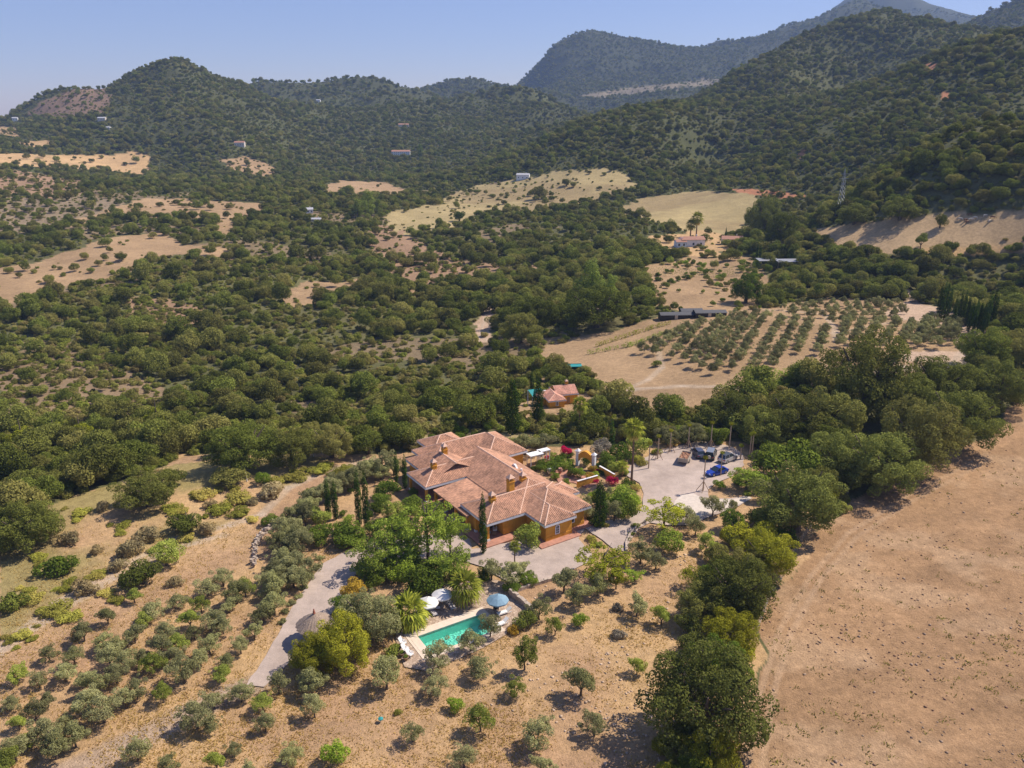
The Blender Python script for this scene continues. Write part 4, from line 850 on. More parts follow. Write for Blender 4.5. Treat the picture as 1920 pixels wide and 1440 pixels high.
# garden gate: white pillars and an orange curved arch
ga = flat(1083, 872); gb = flat(1113, 880); dv = gb-ga; e = empty('garden_gate', (ga.x, ga.y, 0), math.atan2(dv.y, dv.x)); tag(e, 'orange arched garden gateway between two white capped pillars', 'gateway'); gl_ = dv.length
for x in (0, gl_):
    pl_ = MB().box(x-.3,x+.3,-.3,.3,0,2.9).build('pillar', M['white'], e); MB().box(x-.45,x+.45,-.45,.45,2.9,3.02).add([(x-.4,-.4,3.02),(x+.4,-.4,3.02),(x+.4,.4,3.02),(x-.4,.4,3.02),(x,0,3.45)], [(0,1,4),(1,2,4),(2,3,4),(3,0,4)]).build('pillar_cap', M['white'], pl_)
a_ = MB(); n = 14; vs = []
for k in range(n+1):
    u = k/n; x = .3+(gl_-.6)*u; zt = 2.45+.85*math.sin(math.pi*u); zb = 1.0+1.05*math.sin(math.pi*u)**.6
    vs += [(x,-.35,zb),(x,.35,zb),(x,.35,zt),(x,-.35,zt)]
a_.add(vs, [(4*k+j, 4*k+(j+1)%4, 4*k+4+(j+1)%4, 4*k+4+j) for k in range(n) for j in range(4)]+[(3,2,1,0),(4*n,4*n+1,4*n+2,4*n+3)]); a_.build('arch', M['orange'], e)
# white flat roofs behind the garden
for px, py, l_, w2, rz, lb in ((1003,851,2.9,1.7,30,'white flat canopy behind the villa garden, lower of the pair'),(1019,844,2.4,1.3,30,'white flat canopy behind the villa garden, upper of the pair')):
    p = flat(px, py, 2.4); e = empty('canopy', (p.x, p.y, 0), R(rz)); tag(e, lb, 'canopy')
    MB().box(-l_/2,l_/2,-w2/2,w2/2,2.35,2.5).build('roof', M['white'], e)
    for sx in (-1,1):
        for sy in (-1,1): MB().box(sx*(l_/2-.15)-.06,sx*(l_/2-.15)+.06,sy*(w2/2-.15)-.06,sy*(w2/2-.15)+.06,0,2.35).build('post', M['white'], e)
o = sheet('garden_paving', [(1012,862),(1045,862),(1075,885),(1105,892),(1125,905),(1100,915),(1075,905),(1050,905),(1025,885)], .05, M['terracotta'])
for px, py, l in ((1038,883,'blue pot beside the terracotta garden paving'),(1050,888,'terracotta pot on the garden paving'),(1030,889,'white pot at the edge of the garden paving'),(1068,893,'terracotta urn beside the round garden shrub')):
    p = flat(px, py); MBt = MB().lathe([(0,0),(.2,0),(.4,.5),(.45,.85),(.3,1.0),(.36,1.05),(.26,1.04),(0,.9)], 14)
    o = MBt.build('garden_pot', M['bluecanvas' if 'blue' in l else ('white' if 'white' in l else 'terracotta')], None, (p.x, p.y, .05), True); tag(o, l, 'pot')
# two white sticks of the boundary on the left and others
for px, py, l in ((588,856,'white post standing in dry grass at the wood edge'),(463,903,'white post in the meadow left of the round green bush')):
    p = at(px, py); o = MB().box(-.08,.08,-.08,.08,-.2,1.7).box(-.09,.09,-.09,.09,1.7,1.76).build('marker_post', M['white'], None, p); tag(o, l, 'post')
p = at(714,1354); e = empty('water_tap', p); tag(e, 'small green capped standpipe in the dry grass of the foreground', 'standpipe'); MB().tube([(0,0,-.1),(0,0,.4)], .05, 8).build('pipe', M['metal'], e); MB().lathe([(0,.4),(.28,.42),(.28,.5),(0,.62)], 12).build('cap', M['teal'], e)
# wire fence along the ploughed field
FP = [at(*q) for q in ((1418,1190),(1440,1130),(1470,1080),(1493,1035),(1512,1002),(1530,975),(1553,945))]
fe = empty('wire_fence', FP[0]); tag(fe, 'thin wire mesh fence on posts between the oaks and the ploughed field', 'fence'); wm = MB()
for a, b_ in zip(FP[:-1], FP[1:]):
    k = max(1, int((b_-a).length/3))
    for i in range(k):
        q = a.lerp(b_, i/k)-FP[0]; MB().tube([q+Vector((0,0,-.2)), q+Vector((0,0,1.7))], .045, 6).build('fence_post', M['wood'], fe)
    for z in (.2,.45,.7,.95,1.2,1.5): wm.tube([a-FP[0]+Vector((0,0,z)), b_-FP[0]+Vector((0,0,z))], .012, 4)
wm.build('wire', M['metal'], fe)


# ------------------------------------------------------------------ vehicles in the car park
def carpaint(name, c, metal=.4): return plain(name, c, .28, metal, noise=.03)
def loft(mb, st):
    """ st: list of (x, halfwidth, z0, z1, top halfwidth) cross sections """
    vs = []; 
    for x, hw, z0, z1, tw in st: vs += [(x,-hw,z0),(x,hw,z0),(x,hw,(z0+z1)*.55),(x,tw,z1),(x,-tw,z1),(x,-hw,(z0+z1)*.55)]
    n = 6; fs = [(i*n+k, i*n+(k+1)%n, (i+1)*n+(k+1)%n, (i+1)*n+k) for i in range(len(st)-1) for k in range(n)]
    fs += [tuple(range(n))[::-1], tuple(range((len(st)-1)*n, len(st)*n))]; mb.add(vs, fs)
def wheel(parent, x, y, r_):
    M90 = Matrix.Rotation(math.pi/2, 4, 'X'); mb = MB(); mb.M = Matrix.Translation((x,y,r_)) @ M90; mb.lathe([(r_*.62,-.09),(r_,-.1),(r_,.1),(r_*.62,.09)], 18); w_ = mb.build('wheel', M['tyre'], parent)
    mb = MB(); mb.M = Matrix.Translation((x,y,r_)) @ M90; mb.lathe([(0,-.07),(r_*.62,-.085),(r_*.62,.085),(0,.07)], 14); mb.build('rim', M['metal'], w_)
M['redlight'] = plain('red lamp glass', (.35,.02,.02), .3); M['clearlight'] = plain('clear lamp glass', (.7,.7,.68), .15); M['plate'] = plain('number plate', (.7,.7,.65), .5)
def car(name, px, py, rz, L_, W2, H_, kind, paint, label, roofmat=None, spare=None):
    p = flat(px, py, H_*.5); e = empty(name, (p.x, p.y, .05), rz); tag(e, label, 'car'); h = L_/2; w2 = W2/2
    belt = H_*(.60 if kind != 'suv' else .56); r_ = .33 if kind != 'suv' else .37; mb = MB()
    if kind == 'coupe': st = [(-h,w2*.8,.35,.72,w2*.7),(-h+.18,w2*.95,.25,.84,w2*.82),(-h+.9,w2,.2,belt+.04,w2*.86),(0,w2,.2,belt,w2*.88),(h*.42,w2,.2,belt-.04,w2*.86),(h-.35,w2*.95,.22,belt-.2,w2*.8),(h,w2*.78,.3,.52,w2*.66)]
    elif kind == 'hatch': st = [(-h,w2*.88,.35,belt-.05,w2*.8),(-h+.15,w2*.97,.28,belt+.02,w2*.88),(0,w2,.22,belt,w2*.9),(h*.45,w2,.22,belt-.03,w2*.88),(h-.3,w2*.95,.25,belt-.2,w2*.8),(h,w2*.8,.32,.6,w2*.7)]
    else: st = [(-h,w2*.93,.45,belt,w2*.88),(-h+.12,w2,.38,belt+.03,w2*.92),(0,w2,.35,belt,w2*.93),(h*.45,w2,.35,belt-.02,w2*.92),(h-.2,w2*.97,.38,belt-.1,w2*.88),(h,w2*.9,.42,belt-.28,w2*.8)]
    loft(mb, st); body = mb.build('body', paint, e, bevel=.03)
    xb0, xb1 = {'coupe': (-h+.55, h*.42), 'hatch': (-h+.12, h*.48), 'suv': (-h+.08, h*.42)}[kind]; xt0, xt1 = {'coupe': (-h+1.25, h*.02), 'hatch': (-h+.5, h*.12), 'suv': (-h+.25, h*.22)}[kind]
    bw, tw = w2*.86, w2*.70; zt = H_
    g = MB().add([(xb0,-bw,belt-.03),(xb1,-bw,belt-.03),(xb1,bw,belt-.03),(xb0,bw,belt-.03),(xt0,-tw,zt-.05),(xt1,-tw,zt-.05),(xt1,tw,zt-.05),(xt0,tw,zt-.05)], [(3,2,1,0),(4,5,6,7),(0,1,5,4),(1,2,6,5),(2,3,7,6),(3,0,4,7)]).build('windows', M['glass'], e)
    MB().box(xt0-.04, xt1+.04, -tw-.02, tw+.02, zt-.06, zt, .05, .05).build('roof', roofmat or paint, e, bevel=.015)
    pm = MB()
    for sy in (-1, 1):
        for (a, b_) in (((xb0,bw,belt),(xt0,tw,zt-.05)), ((xb1,bw,belt),(xt1,tw,zt-.05)), (((xb0+xb1)/2,bw,belt),((xt0+xt1)/2,tw,zt-.05))): pm.tube([(a[0],sy*a[1],a[2]),(b_[0],sy*b_[1],b_[2])], .045, 5)
    pm.build('pillars', paint, e)
    for sx in (-h*.62, h*.62):
        for sy in (-w2+.08, w2-.08): wheel(e, sx, sy, r_)
    for sy in (-1, 1):
        MB().box(-h-.02,-h+.10, sy*w2*.72-.16, sy*w2*.72+.16, belt-.26, belt-.08).build('tail_light', M['redlight'], e); MB().box(h-.16,h-.02, sy*w2*.62-.17, sy*w2*.62+.17, belt-.36, belt-.22).build('headlight', M['clearlight'], e)
        MB().box(xb1-.35,xb1-.2, sy*(w2+.02)-.08, sy*(w2+.02)+.08, belt, belt+.14).build('wing_mirror', paint, e)
    MB().box(-h-.035,-h+.02,-.26,.26,.5,.62).build('number_plate', M['plate'], e)
    if spare: mb = MB(); mb.M = Matrix.Translation((-h-.12,0,belt-.12)) @ Matrix.Rotation(math.pi/2, 4, 'Y'); mb.lathe([(0,-.1),(.34,-.1),(.36,0),(.34,.1),(0,.1)], 18); mb.build('spare_wheel_cover', spare, e)
    return e
def hd(a, b_): a = flat(*a); b_ = flat(*b_); return math.atan2(a.y-b_.y, a.x-b_.x)
car('parked_car', 1344, 882, hd((1327,889),(1361,880)), 4.5, 1.78, 1.36, 'coupe', carpaint('blue paint', (.03,.075,.42)), 'bright blue coupe parked by itself facing left on the gravel')
car('parked_car', 1309, 847, R(97), 4.2, 1.78, 1.5, 'hatch', carpaint('slate grey paint', (.10,.11,.16)), 'slate grey hatchback parked nearest the brown loaded trailer')
car('parked_car', 1333, 849, R(68), 4.4, 1.85, 1.8, 'suv', carpaint('dark green paint', (.035,.045,.05)), 'dark off roader with a pale spare wheel on its back door', carpaint('silver roof', (.30,.32,.36)), carpaint('beige cover', (.5,.44,.36), 0))
car('parked_car', 1365, 856, R(40), 4.4, 1.85, 1.62, 'hatch', carpaint('silver paint', (.48,.48,.50)), 'silver car with a dark roof parked at the shaded right end of the row', carpaint('dark roof', (.10,.11,.12)))
p = flat(1284, 859, .7); e = empty('trailer', (p.x, p.y, .05), R(66)); tag(e, 'beige open trailer full of brown rubble on the gravel', 'trailer')
M['beige'] = plain('beige trailer steel', (.42,.35,.27), .7)
MB().box(-1.9,1.9,-.95,.95,.55,.65).box(-1.9,-1.82,-.95,.95,.65,1.35).box(1.82,1.9,-.95,.95,.65,1.35).box(-1.82,1.82,-.95,-.88,.65,1.35).box(-1.82,1.82,.88,.95,.65,1.35).build('bed', M['beige'], e)
ld = MB(); vs = []; 
for j in range(9):
    for i in range(15): vs.append((-1.8+3.6*i/14, -.86+1.72*j/8, .9+rnd.uniform(0,.28)))
ld.add(vs, [(j*15+i, j*15+i+1, j*15+i+16, j*15+i+15) for j in range(8) for i in range(14)]).build('rubble_load', plain('brown rubble', (.28,.14,.08), .95, noise=.4, scale=3), e)
MB().tube([(1.9,0,.55),(2.9,0,.45)], .05, 6).build('drawbar', M['metal'], e)
for sy in (-.9,.9): wheel(e, -.2, sy, .32)

# ------------------------------------------------------------------ palms
def fan(mb, base, dirv, ln, size, droop, nleaf=11, w_=.085, rr_=None):
    """ a fan frond: a stalk then a hand of pointed leaflets """
    r = rr_ or rnd; base = Vector(base); d = Vector(dirv).normalized(); tip = base + d*ln - Vector((0,0,droop*ln*.35)); side = d.cross(Vector((0,0,1)));
    side = side.normalized() if side.length > .1 else Vector((1,0,0)); upv = side.cross(d).normalized(); out = (tip-base).normalized(); out.z -= droop*.25
    mb.tube([base, base.lerp(tip, .5)+Vector((0,0,.03)), tip], [.03,.025,.02], 4)
    for k in range(nleaf):
        a = (k/(nleaf-1)-.5)*R(210); v = (out*math.cos(a)+side*math.sin(a)).normalized(); L2 = size*(.75+.25*math.cos(a))*r.uniform(.85,1.1)
        m_ = tip+v*L2*.55+upv*.03; en = tip+v*L2-Vector((0,0,droop*L2*.45*r.uniform(.6,1.3))); s = v.cross(upv).normalized()*w_*size
        mb.add([tip, m_-s, en, m_+s], [(0,1,2,3)])
def palm(name, px, py_base, py_top, h, label, frond=1.5, n=30, skirt=14, tr=.18, group=None, cat='palm tree'):
    p = at(px, py_base); e = empty(name, p, rnd.random()*6); tag(e, label, cat, group)
    MB().tube([(0,0,-.2),(0,0,h*.1),(tr*.2,0,h*.5),(0,0,h)], [tr*1.5,tr*1.1,tr*.9,tr*.85], 10).build('trunk', M['palmbark'], e)
    mb = MB()
    for k in range(n):
        a = k*2.39996; el = R(80)-R(115)*(k/n)**.9; d = (math.cos(a)*math.cos(el), math.sin(a)*math.cos(el), math.sin(el)); fan(mb, (0,0,h-.05), d, frond*.55, frond*.72, .35+.5*k/n)
    o = mb.build('fronds', M['palm'], e); settint(o)
    if skirt:
        mb = MB()
        for k in range(skirt):
            a = k*2.39996; el = R(-45)-R(25)*rnd.random(); d = (math.cos(a)*math.cos(el), math.sin(a)*math.cos(el), math.sin(el)); fan(mb, (0,0,h-.25-.5*rnd.random()), d, frond*.45, frond*.45, .8, 9)
        o = mb.build('dead_fronds', M['deadpalm'], e); settint(o)
    return e
def settint(o):
    me = o.data; a = me.attributes.new('tint', 'FLOAT', 'POINT'); n = len(me.vertices); a.data.foreach_set('value', np.repeat(np.random.RandomState(n).rand(n//4+1), 4)[:n].astype(np.float32))
palm('fan_palm', 768, 1172, 0, 2.3, 'broad bushy fan palm left of the white parasols by the pool', 2.6, 26, 6, .24)
palm('fan_palm', 873, 1133, 0, 3.0, 'fan palm with a short clear trunk between the white and blue parasols', 2.3, 28, 6, .2)
palm('tall_palm', 1184, 904, 0, 10.6, 'tall slender palm at the edge of the drive beside the villa garden', 1.9, 26, 26, .19)
palm('tall_palm', 1086, 812, 0, 6.6, 'palm tree in front of the small tiled cottage', 1.7, 26, 18, .2)
palm('fan_palm', 965, 1064, 0, 3.6, 'thin palm rising from the bushes on the gravel court', .9, 18, 0, .1)
palm('fan_palm', 1166, 894, 0, 2.2, 'short palm beside the magenta bougainvillea', 1.2, 22, 4, .12)
def far_palm(px, py, h, label, fr): return palm('tall_palm', px, py, 0, h, label, fr, 26, 16, .35, 'two palms behind the white farmhouse')
NEWP = [(1318,921,6.0,'newly planted palm with four timber props standing alone on the pale gravel'),(1351,892,4.2,'young yellowing palm between the blue coupe and the round bush'),(1290,841,4.6,'propped young palm behind the brown loaded trailer'),
        (1332,840,5.0,'bare young palm trunk behind the dark off roader'),(1367,842,5.0,'young palm in the shade behind the silver car'),(1405,859,4.6,'left trunk of the twin young palms right of the silver car'),(1409,859,4.9,'right trunk of the twin young palms right of the silver car'),
        (1256,848,4.2,'propped young palm at the far left corner of the car park'),(1233,861,4.4,'propped young palm second from the left along the car park'),(1216,879,4.8,'young palm nearest the villa along the car park edge'),(1388,861,2.4,'short yellow young palm right of the silver car')]
for i, (px, py, h, lb) in enumerate(NEWP):
    p = at(px, py); e = empty('young_palm', p, rnd.random()*6); tag(e, lb, 'palm tree', 'young palms around the car park')
    MB().tube([(0,0,-.2),(0,0,h)], [.13,.09], 8).build('trunk', M['paleWood'], e); mb = MB()
    for k in range(9): a = k*2.4; el = R(82-3.5*k) ; fan(mb, (0,0,h-.1), (math.cos(a)*math.cos(el),math.sin(a)*math.cos(el),math.sin(el)), .45, .6, .2, 7)
    o = mb.build('fronds', M['palm'], e); settint(o); o.material_slots[0].link = 'OBJECT'; o.material_slots[0].material = M['yellowgreen'] if i in (1,5,6,10) else M['pepper']
    if i in (0,2,7,8,3):
        for k in range(4): a = k*1.57+.5; MB().tube([(1.15*math.cos(a),1.15*math.sin(a),0),(.1*math.cos(a),.1*math.sin(a),1.75)], .055, 5).build('prop', M['wood'], e)

# ------------------------------------------------------------------ cottage beyond the villa
cb = at(1043, 764); CA = R(33.5)+math.pi/2
cot = empty('cottage', (cb.x, cb.y, cb.z), R(14)); tag(cot, 'small orange cottage with pinkish tiled roofs in the wood behind the villa', 'cottage')
hiproof(cot, -3.2, 3.4, -1, 8.5, 2.9, .46, 'y', True, False, 'tilered'); hiproof(cot, 1.0, 9.4, 3.5, 12.8, 3.3, .44, 'x', False, False, 'tilered'); hiproof(cot, -5.6, 1.5, 3.8, 9.8, 2.75, .44, 'x', True, False, 'tilered')
MB().box(-2.7,2.9,-.4,8,0,2.85).build('wall', M['orange'], cot); MB().box(1.2,9.2,3.9,12.4,-.5,3.25).add([(9.2,3.9,3.2),(9.2,12.4,3.2),(9.2,8.15,5.1),(1.2,3.9,3.2),(1.2,12.4,3.2),(1.2,8.15,5.1)], [(0,1,2),(5,4,3),(0,2,5,3),(1,4,5,2)]).build('wall', M['orange'], cot); MB().box(-5,1.5,4.3,9.3,-.5,2.6).build('wall', M['orange'], cot)
chimney(cot, 6.4, 8.6, 4.6, 6.4, .5, .5); arch_window(cot, .2, -.42, .35, .9, 2.0); d = MB().box(5.2,6.3,3.84,3.9,0,2.1).build('door', M['wood'], cot)
MB().box(-1.5,.3,9.9,11.6,2.6,2.75).build('skylight', M['white'], cot)
cot.scale = (.64,.64,.64)
# teal shade sail and covered frame
def post_roof(name, px, py, w_, d_, h, rz, mat, label, cat, slope=.3, mat2='white', lift=0):
    p = at(px, py); e = empty(name, p, rz); tag(e, label, cat)
    MB().add([(-w_/2,-d_/2,h),(w_/2,-d_/2,h),(w_/2,d_/2,h+slope),(-w_/2,d_/2,h+slope),(-w_/2,-d_/2,h+.06),(w_/2,-d_/2,h+.06),(w_/2,d_/2,h+slope+.06),(-w_/2,d_/2,h+slope+.06)], [(3,2,1,0),(4,5,6,7),(0,1,5,4),(1,2,6,5),(2,3,7,6),(3,0,4,7)]).build('roof', M[mat], e)
    for sx in (-1,1):
        for sy in (-1,1): MB().box(sx*w_/2-.08,sx*w_/2+.08,sy*d_/2-.08,sy*d_/2+.08,-.3,h+(slope if sy > 0 else 0)-.01).build('post', M[mat2], e)
    return e
post_roof('shade_sail', 1006, 758, 3.2, 3.0, 2.6, R(20), 'teal', 'teal blue shade sail on posts left of the cottage', 'shade sail', .6)
e = post_roof('netting_frame', 1074, 699, 4.8, 2.0, 2.0, R(4), 'teal', 'teal netting stretched over a frame behind the vegetable beds', 'netting frame', .1)
MB().box(-2.35,2.35,.92,1.0,0,2.3).build('netting', M['teal'], e)
o = MB().box(-2.2,2.0,-.6,.7,-.2,1.0,.5,.4).build('timber_pile', M['paleWood'], None, at(1074,705)); tag(o, 'pile of pale timber under the teal netting frame', 'timber pile')
for px, py, w_, lb in ((1268,596,11,'long dark roofed shed at the top left of the olive grove'),(1330,592,10,'dark roofed barn right of the long dark shed'),(1295,589,7,'small dark shed between the two dark sheds above the olive grove')):
    p = at(px, py); e = empty('shed', p, R(3)); tag(e, lb, 'shed'); MB().box(-w_/2,w_/2,-2,2,-.5,1.5).build('wall', M['dark'], e); MB().add([(-w_/2-.2,-2.3,1.4),(w_/2+.2,-2.3,1.4),(w_/2+.2,0,2.0),(-w_/2-.2,0,2.0),(w_/2+.2,2.3,1.4),(-w_/2-.2,2.3,1.4)], [(0,1,2,3),(3,2,4,5)]).build('roof', plain('dark roofing', (.07,.07,.075), .7), e); MB().box(-1,.0,-2.05,-2.0,0,1.3).build('door', M['metal'], e)

# ------------------------------------------------------------------ distant houses
def house(px, py, w_, d_, h, rz, label, wallm='white', roofm='tilered', nwin=4, cat='house', two=False):
    p = at(px, py); e = empty('house', p, rz); tag(e, label, cat); e.scale = (.85,)*3 if py > 430 else (.72,)*3
    for k_ in range(-2, 3): TAKEN.append((p.x+k_*w_*.2, p.y, d_*.7)); TAKEN.append((p.x+k_*w_*.2-p.x*.008, p.y-p.y*.008, 3.0))
    MB().box(-w_/2,w_/2,-d_/2,d_/2,-3,h).add([(-w_/2,-d_/2,h),(-w_/2,d_/2,h),(-w_/2,0,h+d_*.2),(w_/2,-d_/2,h),(w_/2,d_/2,h),(w_/2,0,h+d_*.2)], [(0,1,2),(3,5,4)]).build('wall', M[wallm], e)
    q = d_/2+.4; u = w_/2+.35; z = h+d_*.2+.12; z0 = h-.08
    MB().add([(-u,-q,z0),(u,-q,z0),(u,0,z),(-u,0,z),(u,q,z0),(-u,q,z0)], [(0,1,2,3),(3,2,4,5)]).add([(-u,-q,z0-.15),(u,-q,z0-.15),(u,-q,z0-.01),(-u,-q,z0-.01)], [(0,1,2,3)]).build('roof', M[roofm+'_far'], e)
    for k in range(nwin):
        x = -w_/2+w_*(k+.5)/nwin
        for zz in ((1.0, 4.0) if two else (1.0,)):
            f = MB().box(x-.55,x+.55,-d_/2-.06,-d_/2-.01,zz,zz+1.3).build('window', M['glass'], e)
    MB().box(w_*.22-.3,w_*.22+.3,.3,.9,h,h+d_*.2+1.0).build('chimney', M[wallm], e); return e
M['tilered_far'] = plain('red roof tiles', (.36,.18,.12), .85, noise=.15, scale=1); M['grey_far'] = plain('grey sheet roof', (.42,.42,.44), .7); M['pale'] = plain('pale render', (.62,.55,.48), .85)
M['bluewhite'] = plain('pale blue render', (.45,.58,.70), .8)  # even pale blue wall colour of the farmhouse annex
house(1296, 461, 14, 7, 4.2, R(8), 'white farmhouse with a red roof below the tan pasture, in front of two palms', nwin=3)
house(1275, 463, 6, 5, 3.4, R(8), 'small pale blue annex at the left end of the white farmhouse', 'bluewhite', nwin=2)
house(1372, 457, 12, 7, 3.2, R(-8), 'low pink roofed building right of the white farmhouse', 'pale', nwin=2)
house(752, 291, 34, 12, 7, R(3), 'long white two storey house with a red roof on the wooded valley side', nwin=9, two=True)
house(981, 335, 16, 8, 5, R(-10), 'small white house at the left end of the grassy clearing', roofm='grey', nwin=3)
house(578, 399, 9, 7, 3.5, R(15), 'pale grey roofed house among trees on the left valley floor', roofm='grey', nwin=3)
house(593, 415, 9, 5, 2.2, R(0), 'low pale flat shed below the grey roofed house', 'pale', 'grey', 2)
house(450, 273, 16, 10, 5, R(5), 'red roofed house against the foot of the pointed hill', 'pale', nwin=4)
house(757, 238, 22, 10, 5, R(5), 'pale pink house high on the wooded slope above the long white house', 'pale', nwin=4)
house(29, 226, 10, 8, 5, R(20), 'white house on the left skyline above the golden field', roofm='grey', nwin=2)
house(192, 225, 14, 8, 3.5, R(0), 'low beige building at the foot of the bare brown shoulder', 'pale', 'grey', 3)
house(597, 191, 11, 7, 5, R(0), 'white house near the top of the wooded ridge', roofm='grey', nwin=3)
house(203, 242, 8, 6, 3, R(0), 'small white house in the trees left of the pointed hill', roofm='grey', nwin=2)
for i, (px, py, w_) in enumerate(((1438,499,9),(1480,501,12))):
    post_roof('barn', px, py, w_, 5, 2.6, R(5), 'metal', ['small grey roofed barn left of its pair behind the orchard','larger grey roofed barn right of its pair behind the orchard'][i], 'barn', .5, 'wood')
far_palm(1294, 446, 7.5, 'shorter palm behind the white farmhouse', 3.0); far_palm(1305, 446, 11, 'taller palm behind the white farmhouse', 3.6)
# pylon
p = at(1574, 402); e = empty('pylon', p, .3); tag(e, 'pale lattice power pylon in front of the dark wooded hill', 'pylon'); lm = MB(); H_ = 21
for sx, sy in ((1,1),(1,-1),(-1,-1),(-1,1)): lm.tube([(sx*1.3,sy*1.3,-.5),(sx*.45,sy*.45,H_*.8),(0,0,H_)], .08, 4)
for k in range(9):
    z = k*H_*.8/9; z2 = z+H_*.8/9; a = 1.3-.85*z/(H_*.8); b_ = 1.3-.85*z2/(H_*.8)
    for s in (1,-1): lm.tube([(-a,s*a,z),(b_,s*b_,z2)], .045, 4).tube([(s*a,-a,z),(s*b_,b_,z2)], .045, 4)
lm.build('lattice', M['metal'], e)
for z in (H_*.78, H_*.88): MB().tube([(-2.6,0,z),(2.6,0,z)], .13, 4).build('crossarm', M['metal'], e)

# ------------------------------------------------------------------ cattle
def cow_mesh():
    vts = [(-.85,0,1.12),(-.3,0,1.1),(.35,0,1.12),(.75,0,1.2),(1.05,0,1.1),(1.35,0,.8),(1.55,0,.55)]; rad = [.27,.36,.36,.26,.17,.14,.09]; ed = [(i,i+1) for i in range(6)]
    for (root, x, f) in ((0,-.85,-.08),(3,.62,.0)):
        for sy in (-.2,.2):
            b_ = len(vts); vts += [(x,sy,.78),(x+f-.03,sy,.42),(x+f+.02,sy,.03)]; rad += [.15,.07,.065]; ed += [(root,b_),(b_,b_+1),(b_+1,b_+2)]
    b_ = len(vts); vts += [(-1.15,0,1.05),(-1.2,0,.5)]; rad += [.04,.03]; ed += [(0,b_),(b_,b_+1)]
    for sy in (-.16,.16): b_ = len(vts); vts += [(1.3,sy,.98)]; rad += [.04]; ed += [(5,b_)]
    me = bpy.data.meshes.new('cow'); me.from_pydata(vts, ed, []); o = link('cow_build', me); o.modifiers.new('s','SKIN'); sv = me.skin_vertices[0].data
    for i, r_ in enumerate(rad): sv[i].radius = (r_, r_)
    sv[1].use_root = True; o.modifiers.new('u','SUBSURF').levels = 1
    dg = bpy.context.evaluated_depsgraph_get(); m2 = bpy.data.meshes.new_from_object(o.evaluated_get(dg)); bpy.data.objects.remove(o); return m2
cm = cow_mesh(); M['brownhide'] = plain('brown hide', (.16,.07,.035), .8, noise=.2); M['whitehide'] = plain('cream hide', (.62,.54,.44), .8, noise=.1); cm.materials.clear(); cm.materials.append(M['brownhide'])
COWS = [(1800,413,'w','cream cow at the left end of the herd'),(1810,415,'b','brown cow just right of the leftmost cream cow'),(1818,405,'b','brown cow standing uphill above the rest of the herd'),(1820,414,'w','cream cow in the middle of the left bunch of cattle'),(1828,411,'w','cream cow at the right of the left bunch of cattle'),
        (1847,407,'w','cream cow uphill in the gap right of the left bunch'),(1861,410,'b','brown cow at the right end of the herd'),(1855,417,'w','cream cow lowest at the right of the herd'),(1813,419,'b','brown cow lowest in the left bunch of cattle')]
for px, py, c, lb in COWS:
    o = link('cow', cm); o.location = at(px, py); o.rotation_euler = (0,0,rnd.uniform(-.7,.7)+(math.pi if rnd.random() < .5 else 0)); o.scale = (.8,)*3; tag(o, lb + ' on the bare brown pasture', 'cow', 'cattle grazing on the brown pasture')
    if c == 'w': o.material_slots[0].link = 'OBJECT'; o.material_slots[0].material = M['whitehide']


